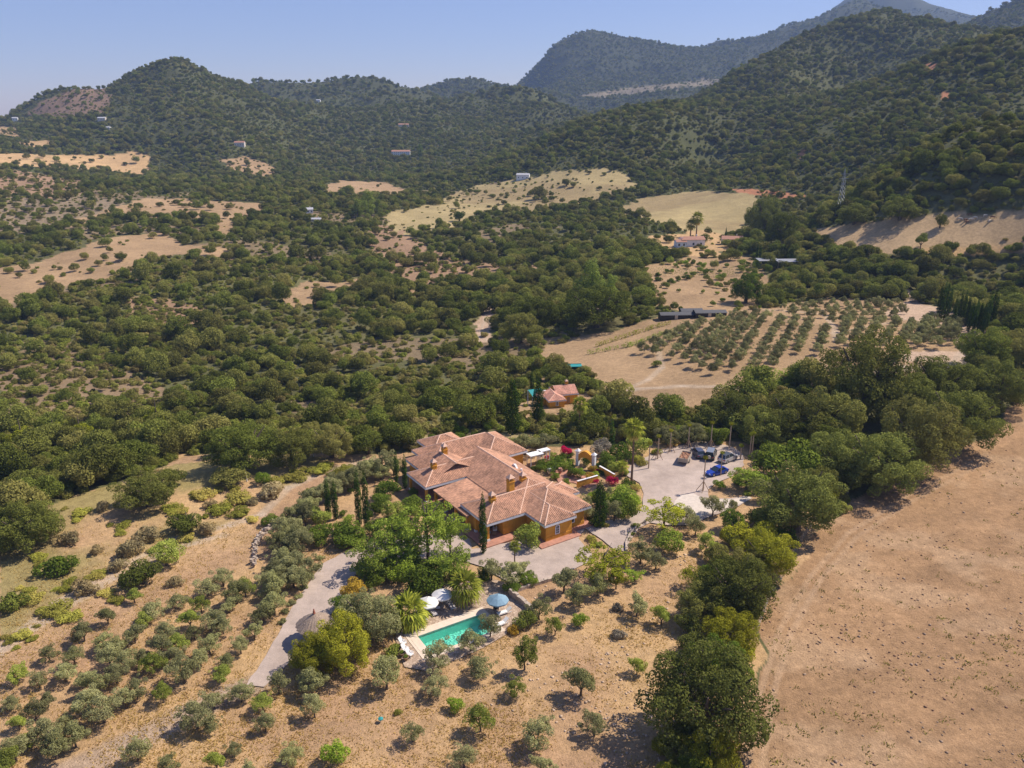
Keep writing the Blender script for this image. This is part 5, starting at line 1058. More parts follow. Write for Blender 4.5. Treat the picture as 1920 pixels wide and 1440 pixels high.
# ------------------------------------------------------------------ trees and shrubs one can point at
def many(name, rows, cat='tree'):
    for px, py, w_, sp, mat, zs, lb in rows: tree(name, sp, px, py, w_, lb, cat, None, mat, True, zs)
G0 = 'olive trees scattered over the dry slope below the pool'
many('olive_tree', [
 (724,1258,80,'olive','olive',.95,'large grey olive below the left end of the pool'),
 (820,1227,64,'olive','olive',.95,'olive covering the near left corner of the pool'),
 (883,1198,54,'olive','olive',.95,'olive in front of the middle of the pool'),
 (919,1172,46,'olive','olive',1.1,'olive at the right end of the pool water'),
 (897,1248,60,'olive','olive',.8,'wide low olive just below the pool beside the propped green tree'),
 (816,1280,54,'olive','olive',.9,'sparse pale olive below the pool corner, right of the large grey olive'),
 (1090,1273,70,'olive','olive',1,'big full olive alone on the dry slope right of centre'),
 (773,1370,44,'olive','olive',1.1,'small thin olive in the bottom centre, left of the green topped tree'),
 (1007,1372,76,'olive','olive',1,'broad olive near the bottom edge left of the slender olive'),
 (869,1416,58,'olive','olive',1,'olive cut by the bottom edge below the round green tree'),
 (1115,1356,54,'olive','olive',1,'slender olive at the bottom right near the oak shade'),
 (1018,1437,58,'olive','olive',.9,'olive at the very bottom edge below the broad olive'),
 (1011,1138,50,'olive','olive',1,'grey olive beside the stone wall right of the blue parasol'),
 (1087,1110,56,'olive','olive',1,'lower of two olives under the gravel court wall'),
 (1057,1085,58,'olive','olive',1,'olive against the low wall at the corner of the gravel court'),
 (1121,1090,50,'olive','olive',1.1,'dark olive under the large yellow green tree'),
 (1195,1131,52,'olive','olive',1,'round grey olive on the bank right of the yellow green tree'),
 (1202,1032,54,'olive','olive',1,'olive on the bank beside the curved kerb'),
 (1230,1048,42,'olive','olive',1,'small olive on the bank below the bright green fig'),
 (1338,944,44,'olive','olive',1.1,'olive at the near edge of the pale gravel patch'),
 (1375,948,25,'olive','olive',1.2,'small single stemmed olive right of the gravel patch'),
 (1305,983,40,'olive','olive',1.1,'olive on the bank between the yellow green tree and the gravel patch'),
 (1291,962,42,'olive','olive',1,'olive behind its near twin on the car park bank'),
 (1432,915,50,'olive','olive',1.0,'olive among the dark oaks right of the parked cars'),
 (1325,1015,44,'olive','olivegreen',.9,'small olive on the dry bank beside the boundary oaks'),
 (922,1062,52,'olive','olive',1.1,'grey olive at the near edge of the gravel court, left of the thin palm'),
 (962,1068,58,'olive','olive',1.1,'grey olive at the near edge of the gravel court, right of the thin palm'),
 (583,1277,62,'olive','olive',1,'olive at the end of the drive left of the weeping tree'),
 (521,1277,40,'olive','olive',1.3,'narrow olive at the lower end of the drive'),
 (588,1322,44,'olive','olive',1.2,'olive with two stacked clumps below the lower end of the drive'),
 (545,1415,48,'olive','olive',1.0,'small olive near the bottom edge left of the bright fig'),
 (985,828,62,'olive','olive',.8,'wide silvery olive behind the far wing of the villa'),
 (1022,826,50,'olive','olive',.8,'silvery olive right of the wide one behind the villa'),
 (1101,938,26,'olive','olive',1.6,'tall narrow silvery olive at the villa corner beside the dark cypress'),
 (1152,955,36,'olive','olive',1.3,'silvery olive right of the dark cypress at the villa corner'),
 (1141,925,24,'olive','olive',1.5,'thin olive behind the dark cypress at the villa corner')])
many('green_tree', [
 (965,1289,42,'olive','olivegreen',.9,'small round green tree on a single stem below the propped tree'),
 (901,1343,60,'olive','olivegreen',1.1,'green topped tree standing alone in the bottom centre'),
 (984,1222,56,'olive','olivegreen',1.35,'tall open green tree right of the pool with a leaning prop'),
 (1041,1173,40,'olive','olivegreen',1,'upright green tree right of the pool end'),
 (1195,1246,38,'olive','olivegreen',1.1,'leaning green tree at the edge of the oak shade'),
 (1241,1149,44,'olive','olivegreen',1.1,'green tree on the bank beside the boundary oaks'),
 (1156,1082,44,'olive','yellowgreen',1.1,'yellow green sapling under the large yellow green tree'),
 (1191,1076,34,'ash','lime',.5,'bright young tree with a bent stem on the bank'),
 (1310,1078,56,'ash','yellowgreen',.6,'bright yellow tree in front of the boundary oaks'),
 (1131,1045,88,'ash','yellowgreen',.62,'large yellow green spreading tree at the corner of the gravel court'),
 (1245,960,70,'ash','yellowgreen',.62,'broad yellow green tree beside the drive below the car park'),
 (800,978,92,'ash','ash',.95,'tallest bright green tree in front of the villa veranda'),
 (843,990,62,'ash','ash',1,'bright green tree nearest the tall thin cypress'),
 (735,1000,84,'ash','ash',.9,'open green tree over the gravel left of the villa veranda'),
 (703,1028,76,'ash','ash',.8,'leftmost open green tree of the garden island'),
 (843,1048,72,'ash','ash',.8,'low airy green tree at the edge of the gravel court'),
 (762,1022,64,'ash','ash',.75,'green tree standing in the middle of the garden island'),
 (742,985,44,'ash','garden',.8,'darker green tree behind the garden island'),
 (1402,890,54,'ash','ash',.6,'spreading green pepper tree right of the blue coupe'),
 (1434,866,54,'garden','ash',1.1,'feathery green tree right of the silver car'),
 (1484,870,110,'garden','ash',.9,'large light green tree between the car park and the oaks'),
 (1448,845,60,'garden','ash',.9,'light green tree behind the feathery one by the car park'),
 (1127,838,42,'garden','purple',1.2,'purple grey leaved tree behind the garden gateway')])
many('shrub', [
 (855,1319,38,'garden','lime',.9,'bright leafy fig bush in the bottom centre'),
 (628,1411,58,'garden','lime',.9,'bright green fig bush near the bottom edge'),
 (747,1335,20,'scrub','weed',1,'small low bush in the dry grass of the bottom centre'),
 (1087,1161,34,'garden','lime',1,'bright green fig bush on the bank right of the pool'),
 (1258,1013,60,'garden','ash',1,'bright green fig below the yellow green drive side tree'),
 (1158,1138,30,'scrub','purple',1,'upper of two greyish purple bushes on the dry bank'),
 (1160,1188,36,'scrub','purple',1,'lower of two greyish purple bushes on the dry bank'),
 (908,1078,36,'garden','garden',1,'dark green bush at the left end of the court edge planting'),
 (986,1080,38,'garden','garden',1,'dark green bush at the right end of the court edge planting'),
 (990,1003,58,'garden','olivegreen',1,'rounded shrub growing against the villa porch wall'),
 (800,1083,92,'garden','garden',.8,'large dark green bush behind the white parasols'),
 (752,1072,64,'garden','lime',.8,'light green bush behind the fan palm'),
 (780,1105,48,'garden','lime',.7,'light green bush touching the fan palm by the pool'),
 (700,1085,50,'garden','garden',.8,'dark bush on the drive side of the garden island'),
 (722,1062,60,'garden','ash',.8,'light bush at the left of the garden island'),
 (858,1075,40,'garden','garden',.8,'dark bush behind the short trunked fan palm'),
 (660,1104,56,'garden','orangeleaf',.9,'rusty leaved shrub beside the drive'),
 (640,1132,46,'garden','garden',.9,'dark shrub on the drive right of the thatched shade'),
 (690,1155,116,'bigoak','olive',.95,'large grey green tree between the pool and the drive'),
 (583,1228,84,'bigoak','pepper',1.0,'left dome of the weeping brownish tree below the thatched shade'),
 (640,1208,108,'bigoak','pepper',1.0,'right dome of the weeping brownish tree below the thatched shade'),
 (646,1000,76,'garden','garden',.7,'broad dark green tree in front of the pair of cypresses'),
 (598,1000,56,'garden','garden',.8,'dark green bush left of the broad dark tree'),
 (653,972,30,'garden','ash',.8,'light green bush between the two pairs of cypresses'),
 (708,950,34,'garden','garden',.9,'green bush right of the second pair of cypresses'),
 (735,955,44,'garden','olivegreen',1.1,'feathery bush below the villa pavilion'),
 (772,945,46,'garden','garden',1.1,'dark bush against the villa pavilion'),
 (782,962,28,'garden','olivegreen',1.4,'small conical light bush beside the villa veranda'),
 (725,915,50,'garden','garden',1.0,'dark bush behind the villa pavilion corner'),
 (1167,926,52,'garden','ash',.9,'broad green shrub at the inner bend of the drive'),
 (1186,942,36,'garden','lime',1.1,'yellow green shrub at the inner bend of the drive'),
 (1193,913,26,'garden','weed',.8,'round shrub at the foot of the tall palm'),
 (1148,901,30,'garden','pink',.8,'large magenta bougainvillea on the garden wall'),
 (1116,900,17,'garden','pink',.8,'small magenta bougainvillea left of the white wall coping'),
 (1026,857,13,'garden','pink',.9,'small red bougainvillea left of the garden gateway'),
 (1062,846,28,'garden','pink',1.1,'red bougainvillea growing behind the gateway pillar'),
 (1122,881,16,'garden','pink',.8,'pink flowering shrub right of the gateway'),
 (1073,884,30,'garden','garden',1,'round dark green garden shrub in the villa garden'),
 (1086,886,30,'garden','lime',1.1,'bright lime shrub in front of the garden gateway'),
 (1035,875,32,'garden','garden',.9,'green bush along the garden edge of the villa roof'),
 (1015,868,30,'garden','garden',.9,'green bush at the corner of the far villa wing'),
 (1105,893,24,'garden','orangeleaf',.9,'reddish shrub between the gateway and the bougainvillea'),
 (1160,872,30,'garden','lime',.8,'yellow green shrub along the car park entrance'),
 (1190,860,34,'scrub','weed',1,'yellow flowering hedge left of the car park corner'),
 (1205,868,26,'scrub','weed',1,'olive green low shrub at the car park entrance'),
 (1349,907,30,'garden','lime',.9,'round bright bush at the corner between coupe and gravel patch'),
 (1458,892,34,'garden','yellowgreen',.9,'yellow green bush behind the feathery trees'),
 (1135,985,20,'scrub','weed',.8,'low plants in the bed left of the drive fork'),
 (1110,1008,34,'scrub','weed',.6,'flower bed plants on the bed beside the villa corner'),
 (1122,1020,26,'scrub','olivegreen',.7,'grey green low plants at the end of the flower bed'),
 (1132,960,16,'scrub','yellowgreen',1,'small yellow shrub at the foot of the dark cypress'),
 (1192,985,22,'scrub','olivegreen',.8,'trimmed grey hedge inside the curved kerb'),
 (1184,1000,18,'scrub','olivegreen',.8,'low lavender clump at the tip of the curved kerb'),
 (508,972,34,'oak','garden',.9,'round dark green bush at the meadow end of the dry stone wall'),
 (491,895,36,'garden','garden',.9,'upright dark green bush behind the white post in the meadow'),
 (275,916,110,'bigoak','oak',.7,'wide dark oak clump in the upper part of the meadow'),
 (325,893,50,'oak','oak',.8,'smaller oak at the right side of the wide meadow clump'),
 (45,985,125,'bigoak','oak',.75,'big green oak at the left edge of the meadow'),
 (105,1062,86,'scrub','garden',.8,'low spreading green bush in the left meadow'),
 (265,1072,80,'oak','oak',.75,'left half of the dark bush below the meadow'),
 (310,1040,64,'oak','olivegreen',.9,'greener right half of the dark bush below the meadow'),
 (350,980,66,'oak','oak',.8,'dark bush between grey brush in the middle of the meadow'),
 (430,893,80,'oak','scrub',.5,'low wide scrubby bush near the top of the meadow'),
 (20,1130,70,'scrub','oak',.9,'dark scrub bush at the left edge below the meadow')])
many('shrub', [
 (1175,955,50,'garden','ash',1.1,'bushy green shrub mass on the inner side of the drive bend'),
 (1160,940,44,'garden','garden',1.1,'dark green shrub behind the bushy mass at the drive bend'),
 (1128,935,40,'garden','olivegreen',1.2,'grey green shrub wrapped round the dark cypress'),
 (1108,960,30,'garden','olive',1.3,'silvery shrub against the right wall of the villa'),
 (1178,905,30,'garden','garden',1,'green shrub between the bougainvillea and the tall palm'),
 (1150,872,34,'garden','olivegreen',1,'pale green shrub between the gateway and the car park entrance'),
 (1100,862,30,'garden','garden',1.1,'dark shrub under the purple leaved tree'),
 (1140,860,34,'garden','garden',1.3,'dark bushy tree right of the purple leaved tree'),
 (1045,862,30,'garden','garden',1,'green shrub in front of the white canopies'),
 (1060,872,28,'garden','ash',1,'light green shrub left of the lime garden shrub'),
 (1110,878,22,'garden','orangeleaf',1,'rusty shrub beside the right gateway pillar'),
 (1040,892,26,'garden','lime',.8,'light green plant at the garden edge near the low roof'),
 (1062,903,22,'garden','garden',.8,'green plant beside the low garden side roof'),
 (1228,846,30,'scrub','weed',.8,'dry yellow hedge along the left edge of the car park'),
 (1262,830,34,'scrub','straw',.8,'golden dry shrub behind the propped palms'),
 (1250,815,50,'bigoak','olive',.8,'silvery bushy tree behind the propped palms'),
 (1300,812,50,'bigoak','olive',.8,'silvery bushy tree behind the loaded trailer'),
 (1350,815,46,'garden','ash',.9,'light green bush behind the parked cars'),
 (1200,835,50,'garden','olivegreen',1,'bushy olive green tree left of the tall palm crown'),
 (1165,845,44,'garden','garden',1.2,'dark green tree left of the tall palm'),
 (1420,900,50,'garden','ash',.9,'weeping light green tree by the pale gravel end'),
 (1400,925,26,'scrub','olivegreen',.8,'clipped grey hedge at the end of the pale gravel'),
 (1385,903,30,'scrub','garden',.8,'low bush under the spreading pepper tree'),
 (770,1050,70,'garden','garden',.7,'deep green undergrowth below the garden island trees'),
 (820,1062,60,'garden','garden',.7,'dark undergrowth behind the farther white parasol'),
 (680,1062,46,'garden','ash',.9,'light bush at the drive corner of the garden island'),
 (655,1150,60,'garden','garden',.9,'dark bush between the thatched shade and the grey green tree'),
 (600,968,44,'garden','olivegreen',1,'olive green bush left of the lower cypress pair'),
 (660,1008,60,'garden','garden',.6,'dark hedge along the upper edge of the drive'),
 (700,990,44,'garden','garden',.9,'dark bush at the foot of the tall cypress pair'),
 (715,935,40,'garden','garden',1,'dark bush between cypress pairs near the villa'),
 (1000,1088,30,'garden','lime',.9,'yellow green bush by the corner of the stone wall'),
 (960,1100,34,'garden','garden',.9,'dark bush beside the end of the stone wall'),
 (985,1160,44,'garden','olivegreen',1,'loose green bush at the right end of the pool patio'),
 (965,1180,30,'scrub','orangeleaf',1,'brownish bush at the near right corner of the patio'),
 (735,1150,40,'garden','olivegreen',1,'pale green bush at the left edge of the patio'),
 (735,1222,40,'scrub','olivegreen',1,'low grey shrub behind the white deck chairs')])
def fill(n, box, sizes, kinds, label, cat, group, avoid=None):
    for k in range(n):
        px, py = rnd.uniform(box[0], box[1]), rnd.uniform(box[2], box[3])
        if avoid and any(math.hypot(px-a, py-b_) < c for a, b_, c in avoid): continue
        sp, mt = rnd.choice(kinds); tree('shrub', sp, px, py, rnd.uniform(*sizes), label, cat, group, mt, zs=rnd.uniform(.7,1.1))
GK = [('garden','garden'),('garden','garden'),('garden','ash'),('garden','olivegreen'),('scrub','garden'),('garden','lime')]
fill(26, (1000,1080,848,880), (12,24), GK, 'shrub of the mixed green planting left of the garden gateway', 'shrub', 'mixed planting left of the garden gateway', [(1003,851,14),(1019,846,14)])
fill(20, (1098,1172,862,892), (12,24), GK, 'shrub of the mixed green planting right of the garden gateway', 'shrub', 'mixed planting right of the garden gateway', [(1113,872,9)])
fill(16, (1098,1140,925,985), (14,26), GK, 'shrub in the bed along the right hand wall of the villa', 'shrub', 'shrubs along the right wall of the villa')
fill(14, (600,775,900,1000), (14,26), GK, 'green shrub in the garden between the drive and the left pavilion of the villa', 'shrub', 'shrubs of the garden left of the villa', [(617,940,24),(630,940,24),(675,935,24),(687,935,24)])
fill(16, (770,990,800,835), (16,30), [('scrub','weed'),('garden','garden'),('scrub','olivegreen')], 'shrub in the strip of planting right behind the villa roofs', 'shrub', 'shrubs right behind the villa roofs')
fill(14, (1210,1400,800,828), (16,30), [('garden','ash'),('garden','olive'),('garden','garden')], 'shrub in the planting behind the row of propped palms', 'shrub', 'shrubs behind the propped palms')
fill(80, (1180,1520,462,535), (10,22), GK, 'shrub in the gardens below the white farmhouse', 'shrub', 'shrubs of the farmhouse gardens', [(1296,461,22),(1372,457,20)])
drybr = [(275,1003,60),(235,1030,66),(215,1060,50),(505,920,66),(330,1090,40),(160,1100,60),(385,990,50),(395,945,36),(305,885,36),(130,1010,50),(190,950,40),(475,940,30),(180,1030,36),(100,1000,34)]
for i, (px, py, w_) in enumerate(drybr): tree('dry_bush', 'scrub', px, py, w_, 'leafless grey brown brush dome in the left meadow', 'bush', 'grey dry bushes of the left meadow', 'dry')
weeds = [(410,955,50),(450,960,46),(380,925,50),(440,935,60),(350,1005,40),(100,1140,60),(130,1155,50),(60,1120,50),(180,1080,36),(40,1190,44),(20,1200,30),(230,985,36),(150,960,40),(70,1040,40),(520,900,40),(560,895,50),(600,880,50),(630,885,40),(580,920,30),(130,1090,30),(320,950,40),(290,1030,28),(200,1110,36),(440,915,30)]
weeds += [(x+rnd.uniform(-30,30), y+rnd.uniform(-18,18), rnd.uniform(16,32)) for x, y, _ in list(weeds) for _k in (0, 1)]
for px, py, w_ in weeds: tree('weed_bush', 'scrub', px, py, w_*1.15, 'low yellow green weed bush in the left meadow', 'bush', 'yellow green bushes of the left meadow', 'weed', zs=.5)
# cypresses
def cypress(px, py, top, label, group=None, fat=False, p=None, h=None, cat='cypress'):
    if p is None: p = at(px, py)
    if h is None:
        h = 1.0
        while project(p.x, p.y, p.z+h)[1] > top and h < 40: h += .1
    e = empty('cypress', p, rnd.random()*6.28); e.scale = (h*(1 if fat or h > 9 else 1.3), h*(1 if fat or h > 9 else 1.3), h); tag(e, label, cat, group)
    link('crown', rnd.choice(LM['fatcypress' if fat else 'cypress']), e); link('trunk', CYT, e); return e
CYT = _free(MB().tube([(0,0,-.02),(0,0,.2),(0,0,.7)], [.014,.011,.004], 6).build('cypress_trunk', M['bark']).data)
cypress(906,1038,914,'tall thin cypress standing in front of the villa porch')
cypress(617,972,893,'left cypress of the lower pair beside the drive garden'); cypress(630,974,895,'right cypress of the lower pair beside the drive garden')
cypress(674,987,872,'left cypress of the tall pair in the drive garden'); cypress(688,992,876,'right cypress of the tall pair in the drive garden')
cypress(744,905,842,'left cypress of the pair behind the villa pavilion'); cypress(760,915,846,'right cypress of the pair behind the villa pavilion')
cypress(1124,988,893,'dark fat cypress at the garden corner of the villa', fat=True)
cypress(1146,850,780,'dark thin cypress behind the purple leaved tree')
cypress(961,812,702,'tall broad cypress in the wood behind the villa', fat=True); cypress(997,748,690,'dark cypress beside the teal shade sail')
cypress(1008,792,706,'loose green conifer left of the cottage', fat=True)
cypress(1418,494,450,'left cypress of the pair beside the reeds'); cypress(1424,494,456,'right cypress of the pair beside the reeds'); cypress(1360,452,424,'small cypress in the trees right of the white farmhouse')
cypress(1822,698,648,'lone cypress in front of the dark oaks right of the grove')
row1 = [(1757,602,526),(1763,602,520),(1769,600,524),(1775,602,532)]; row2 = [(1787,604,560),(1795,606,548),(1803,606,546),(1810,608,556),(1818,612,570),(1826,614,562),(1833,618,572),(1840,620,574),(1848,616,550),(1856,610,546),(1862,606,556)]
row3 = [(1815,620,580),(1823,622,575),(1832,624,572),(1841,626,566)]
for px, py, t_ in row1: cypress(px, py, t_, 'slim dark cypress in the upper bunch along the bend of the road', 'cypresses lining the road bend')
for px, py, t_ in row2+row3: cypress(px, py+3, t_-9, 'slim dark cypress in the long lower row along the road', 'cypresses lining the road bend, lower row')

# big oaks of the boundary and the wood
many('holm_oak', [
 (1325,1312,200,'bigoak','bigoak',1.0,'huge grey green oak at the bottom right edge of the ploughed field'),
 (1300,1425,90,'bigoak','oak',.8,'darker oak under the huge oak at the bottom edge'),
 (1250,1462,70,'oak','pepper',.8,'yellowish bush at the very bottom under the huge oak'),
 (1368,1185,96,'bigoak','pepper',1,'yellow green oak just above the huge oak'),
 (1383,1103,140,'bigoak','bigoak',.85,'spreading oak whose crown overhangs the ploughed field'),
 (1318,1128,90,'bigoak','oak',.9,'dark oak left of the overhanging oak'),
 (1440,1035,112,'bigoak','pepper',.9,'brown tinged oak at the wire fence'),
 (1388,1000,70,'oak','pepper',.9,'yellowish oak on the bank side of the brown tinged oak'),
 (1372,975,50,'oak','garden',1.1,'upright green oak at the top of the bank'),
 (1365,1062,70,'oak','oak',.8,'oak between the overhanging and the brown tinged oaks'),
 (1420,965,54,'oak','oak',1,'small oak left of the fence corner'),
 (1500,935,150,'bigoak','bigoak',.95,'large round oak at the corner of the ploughed field'),
 (1463,972,70,'oak','oak',1,'dark oak in front of the large corner oak'),
 (1592,895,80,'oak','bigoak',1,'oak right of the large corner oak'),
 (1566,862,110,'bigoak','bigoak',.9,'wide oak behind the corner oaks'),
 (1650,866,140,'bigoak','bigoak',.9,'oak with a rounded crown along the upper field edge'),
 (1722,820,150,'bigoak','oak',.95,'large green oak along the upper field edge'),
 (1800,783,130,'bigoak','bigoak',.95,'oak at the bend of the upper field edge'),
 (1845,755,70,'oak','oak',1,'small oak at the far end of the field edge'),
 (1628,705,170,'bigoak','oak',1.05,'biggest dark oak standing above the others near the vine rows'),
 (1560,778,120,'bigoak','oak',.9,'dark oak at the left of the biggest dark oak'),
 (1700,750,110,'bigoak','bigoak',.9,'oak behind the upper field edge oaks'),
 (1770,715,120,'bigoak','bigoak',.9,'grey green oak on the right above the track'),
 (1497,788,120,'bigoak','oak',.85,'broad dark oak behind the car park'),
 (1440,800,100,'bigoak','oak',.8,'dark oak shading the twin young palms'),
 (1378,768,96,'bigoak','bigoak',.75,'grey green oak behind the propped palms'),
 (1405,785,84,'oak','bigoak',.8,'grey oak between the car park and the vine rows'),
 (1335,780,70,'oak','oak',.8,'oak behind the loaded trailer'),
 (1540,820,100,'bigoak','oak',.7,'oak in deep shade behind the light green tree'),
 (1880,722,95,'bigoak','bigoak',1,'oak at the right edge above the field'),
 (1845,655,90,'bigoak','oak',.9,'dark oak right of the olive grove'), (1905,650,80,'bigoak','oak',.9,'dark oak at the right edge beside the grove'), (1905,608,70,'oak','oak',.9,'oak behind the road cypresses at the right edge'),
 (1118,722,36,'oak','oak',1,'round oak right of the vegetable beds'),
 (1110,535,62,'poplar','poplar',.8,'tall pale poplar over the dark trees of the stream'),
 (1145,545,40,'poplar','poplar',.7,'poplar right of the tall pale poplar'),
 (1435,410,62,'bigoak','bigoak',1.15,'tall full crowned tree at the lower corner of the tan pasture'),
 (1465,430,60,'bigoak','oak',1.0,'dark tree right of the tall full crowned tree'),
 (690,382,40,'poplar','poplar',.6,'left pale poplar of the clump in the valley'), (670,392,34,'poplar','poplar',.5,'short pale poplar in front of the valley clump'), (708,388,26,'poplar','poplar',.6,'right pale poplar of the valley clump'),
 (788,283,16,'poplar','garden',.8,'grey green poplar right of the long white house'),
 (1764,415,27,'oak','oak',1.1,'lone oak on the bare brown pasture left of the cattle'),
 (1782,460,34,'oak','garden',1,'round green tree on the lower edge of the brown pasture'), (1762,466,20,'oak','oak',1,'small bush beside the round green tree on the pasture edge'),
 (1728,449,32,'olive','olivegreen',1,'loose crowned tree at the lower edge of the brown pasture'),
 (1690,392,60,'bigoak','bigoak',.7,'rounded oak above the upper edge of the brown pasture'),(1605,400,60,'bigoak','bigoak',.7,'rounded oak beside the pylon'),(1690,372,44,'ash','poplar',.5,'yellow green tree above the brown pasture'),
 (1010,360,34,'oak','oak',1,'round dark tree in the grassy clearing'),(1062,340,20,'oak','oak',1,'small dark tree near the small white house'),(1075,345,16,'oak','oak',1,'smallest dark tree near the small white house'),
 (1010,370,0.1,'oak','oak',1,'x'),
 (861,403,28,'oak','garden',1,'round bright green tree in the green clearing')][:-2]+[
 (861,403,28,'oak','garden',1,'round bright green tree in the green clearing'),
 (1230,680,22,'oak','oak',.8,'dark round bush standing on the bare slope left of the grove'),
 (1400,540,60,'bigoak','garden',1,'dark tree between the orchard and the olive grove'),
 (1120,575,120,'bigoak','oak',.7,'wide dark tree group edge above the vine line'),
 (975,612,74,'bigoak','oak',.9,'tall oak right of the dirt track'), (1075,610,24,'ash','yellowgreen',.7,'small yellow green tree at the foot of the stream wood'),
 (1010,585,70,'bigoak','oak',.9,'oak behind the tall oak right of the track'),
 (400,810,76,'oak','oak',.9,'dark oak above the meadow edge'),(455,835,120,'bigoak','oak',.8,'large dark oak at the upper edge of the meadow'),(545,840,90,'bigoak','oak',.8,'dark oak left of the villa roofs'),(620,830,80,'bigoak','oak',.8,'oak in the row behind the meadow fence'),(690,830,70,'oak','oak',.8,'oak at the left behind the villa roofs')])
for i, (px, py, w_) in enumerate([(1290,1380,80),(1262,1295,60),(1330,1405,110),(1345,1235,90),(1300,1205,60),(1400,1062,80),(1432,1003,70),(1470,1003,60),(1455,948,60),(1530,905,80),(1548,925,60),(1620,888,60),(1680,850,90),(1760,803,80),(1420,1095,70),(1345,1090,80),(1290,1170,56),(1380,1150,70),(1240,1400,50),(1300,1460,90),(1370,1010,50),(1345,1040,56),(1392,1215,62),(1382,1262,64),(1408,1150,52),(1420,1045,50),(1360,1220,70)]):
    tree('holm_oak', 'bigoak' if w_ > 75 else 'oak', px, py, w_, 'oak filling a gap in the thick tree belt along the ploughed field', 'oak tree', 'oaks filling the belt along the ploughed field', ('bigoak','oak','pepper','garden')[i % 4], zs=.85)
many('pine_tree', [
 (295,790,54,'pine','pine',1.1,'pointed yellow green pine at the lower left of the wood'),(150,810,56,'pine','pine',.8,'rounded bright pine left of the pointed pine'),(190,822,40,'pine','pine',.9,'bright pine touching the pointed pine'),
 (40,815,64,'pine','pine',.7,'umbrella shaped bright pine at the left edge'),(100,805,44,'pine','pine',.7,'bright pine right of the umbrella shaped pine'),(225,800,36,'pine','pine',.8,'small bright pine close to the pointed pine')])

# olive hedge along the left of the drive
hedge = [(545,962),(568,945),(595,925),(622,908),(648,893),(675,882),(700,872),(725,866),(530,990),(520,1015),(545,1020),(530,1045),(555,1050),(515,1065),(545,1078),(562,1085),(500,1085),(575,1060),(555,1000),(610,915),(640,900),(690,878),(580,950),(570,965),(555,985),(535,1005),(560,1015),(540,1060),(525,1080),(510,1095),(630,915),(660,895),(710,880),(585,930),(740,872)]
for px, py in hedge: tree('olive_tree', 'olive', px+rnd.uniform(-5,5), py, rnd.uniform(38,54), 'grey green olive in the dense line between the drive and the meadow', 'olive tree', 'olives lining the drive and meadow', 'olive')
lav = [(578,1075),(570,1100),(560,1118),(545,1130),(535,1145),(530,1165),(595,1062),(600,1045)]
for px, py in lav: tree('lavender', 'scrub', px, py, 22, 'small grey lavender clump along the left edge of the drive', 'shrub', 'lavender along the drive', 'olive', zs=.8)

# left orchard: each tree where it stands
z4 = [(600,660),(480,750),(800,680),(930,620),(1000,570),(1100,620),(960,760),(1030,700),(1180,740),(1140,820),(640,770),(740,810),(370,820),(460,870),(600,830),(800,870),(940,880),(1000,790),(490,930),(640,930),(690,960),(820,990),(1020,950),(215,920),(330,930),(70,1010),(170,1040),(380,1030),(520,1010),(610,1080),(730,1100),(390,1130),(460,1170),(210,1130),(50,1140),(80,1230),(200,1260),(330,1290),(240,1330),(60,1350),(20,1410),(610,1350),(880,1190),(960,1130),(940,1240),(1180,1140),(1190,1230),(1080,1090),(1300,1370),(1050,1350),(970,1400),(750,1420),(1120,1440),(560,940),(870,820),(900,700),(1080,880),(720,880),(680,720),(1060,640),(850,760),(420,1060),(290,1000),(560,1120),(150,1170),(120,1310),(290,1230),(520,880),(780,930),(900,940),(1000,1010),(1230,690),(1240,560),(1200,650)]
sz = {(460,1170):80,(820,990):74,(880,1190):84,(200,1260):80,(240,1330):84,(330,1290):70,(60,1350):74,(20,1410):80,(390,1130):76,(610,1350):62}
for i, (a, b_) in enumerate(z4):
    px, py = a/2.4, 840+b_/2.4; w_ = sz.get((a,b_), rnd.uniform(36,54))*(.86 if (a,b_) in sz else 1); bot = b_ > 1100
    lb = 'grey green olive tree low in the left orchard near the bottom corner' if bot else 'grey green olive tree in the upper, denser part of the left orchard'
    tree('olive_tree', 'olive', px, py, w_, lb, 'olive tree', 'olives of the lower left orchard' if bot else 'olives of the upper left orchard', 'olivegreen' if i % 5 == 0 else 'olive', zs=rnd.uniform(.85,1.1))

# the olive grove on the far slope: planted in rows
rows = [((-90,800),(-140,640)),((-235,790),(-20,690)),((-160,800),(20,668)),((-60,830),(80,650)),((-20,790),(100,640)),((10,850),(210,620)),((60,870),(290,600)),((110,890),(345,600)),((170,915),(410,590)),((280,895),(465,605)),((400,885),(550,630)),((505,875),(640,620)),((640,800),(705,640)),((760,800),(800,680)),((880,760),(930,620)),((960,740),(1010,640)),((1030,740),(1100,640)),((1120,770),(1200,640)),((1230,750),(1290,640)),((1310,760),(1370,620)),((1360,750),(1430,640)),((1430,765),(1500,630)),((1500,740),(1550,640)),((1340,700),(1400,620))]
ngr = 0
def grove(px, py, w_):
    global ngr; ngr += 1
    tree('olive_tree', 'olive', px, py, w_, 'small olive in the planted rows of the grove on the far slope', 'olive tree', 'olives planted in rows on the grove slope', 'olive', parts=False)
for (a, b_) in rows[1:]:
    A = at(1280+a[0]/3, 400+a[1]/3); B = at(1280+b_[0]/3, 400+b_[1]/3); ln = (B-A).length; k = max(2, int(ln/5.0))
    for i in range(k+1):
        q = A.lerp(B, i/k); z = ground(q.x, q.y); px, py, d = project(q.x, q.y, z+2.2); grove(float(px)+rnd.uniform(-1.5,1.5), float(py), rnd.uniform(2.9,3.9)*FPX/float(d))
for y0, xa, xb in ((565,1500,1700),(572,1470,1705),(580,1490,1700),(588,1520,1690),(597,1560,1680)):
    x = xa
    while x < xb: grove(x+rnd.uniform(-3,3), y0+rnd.uniform(-2,2), rnd.uniform(15,22)); x += rnd.uniform(17,23)

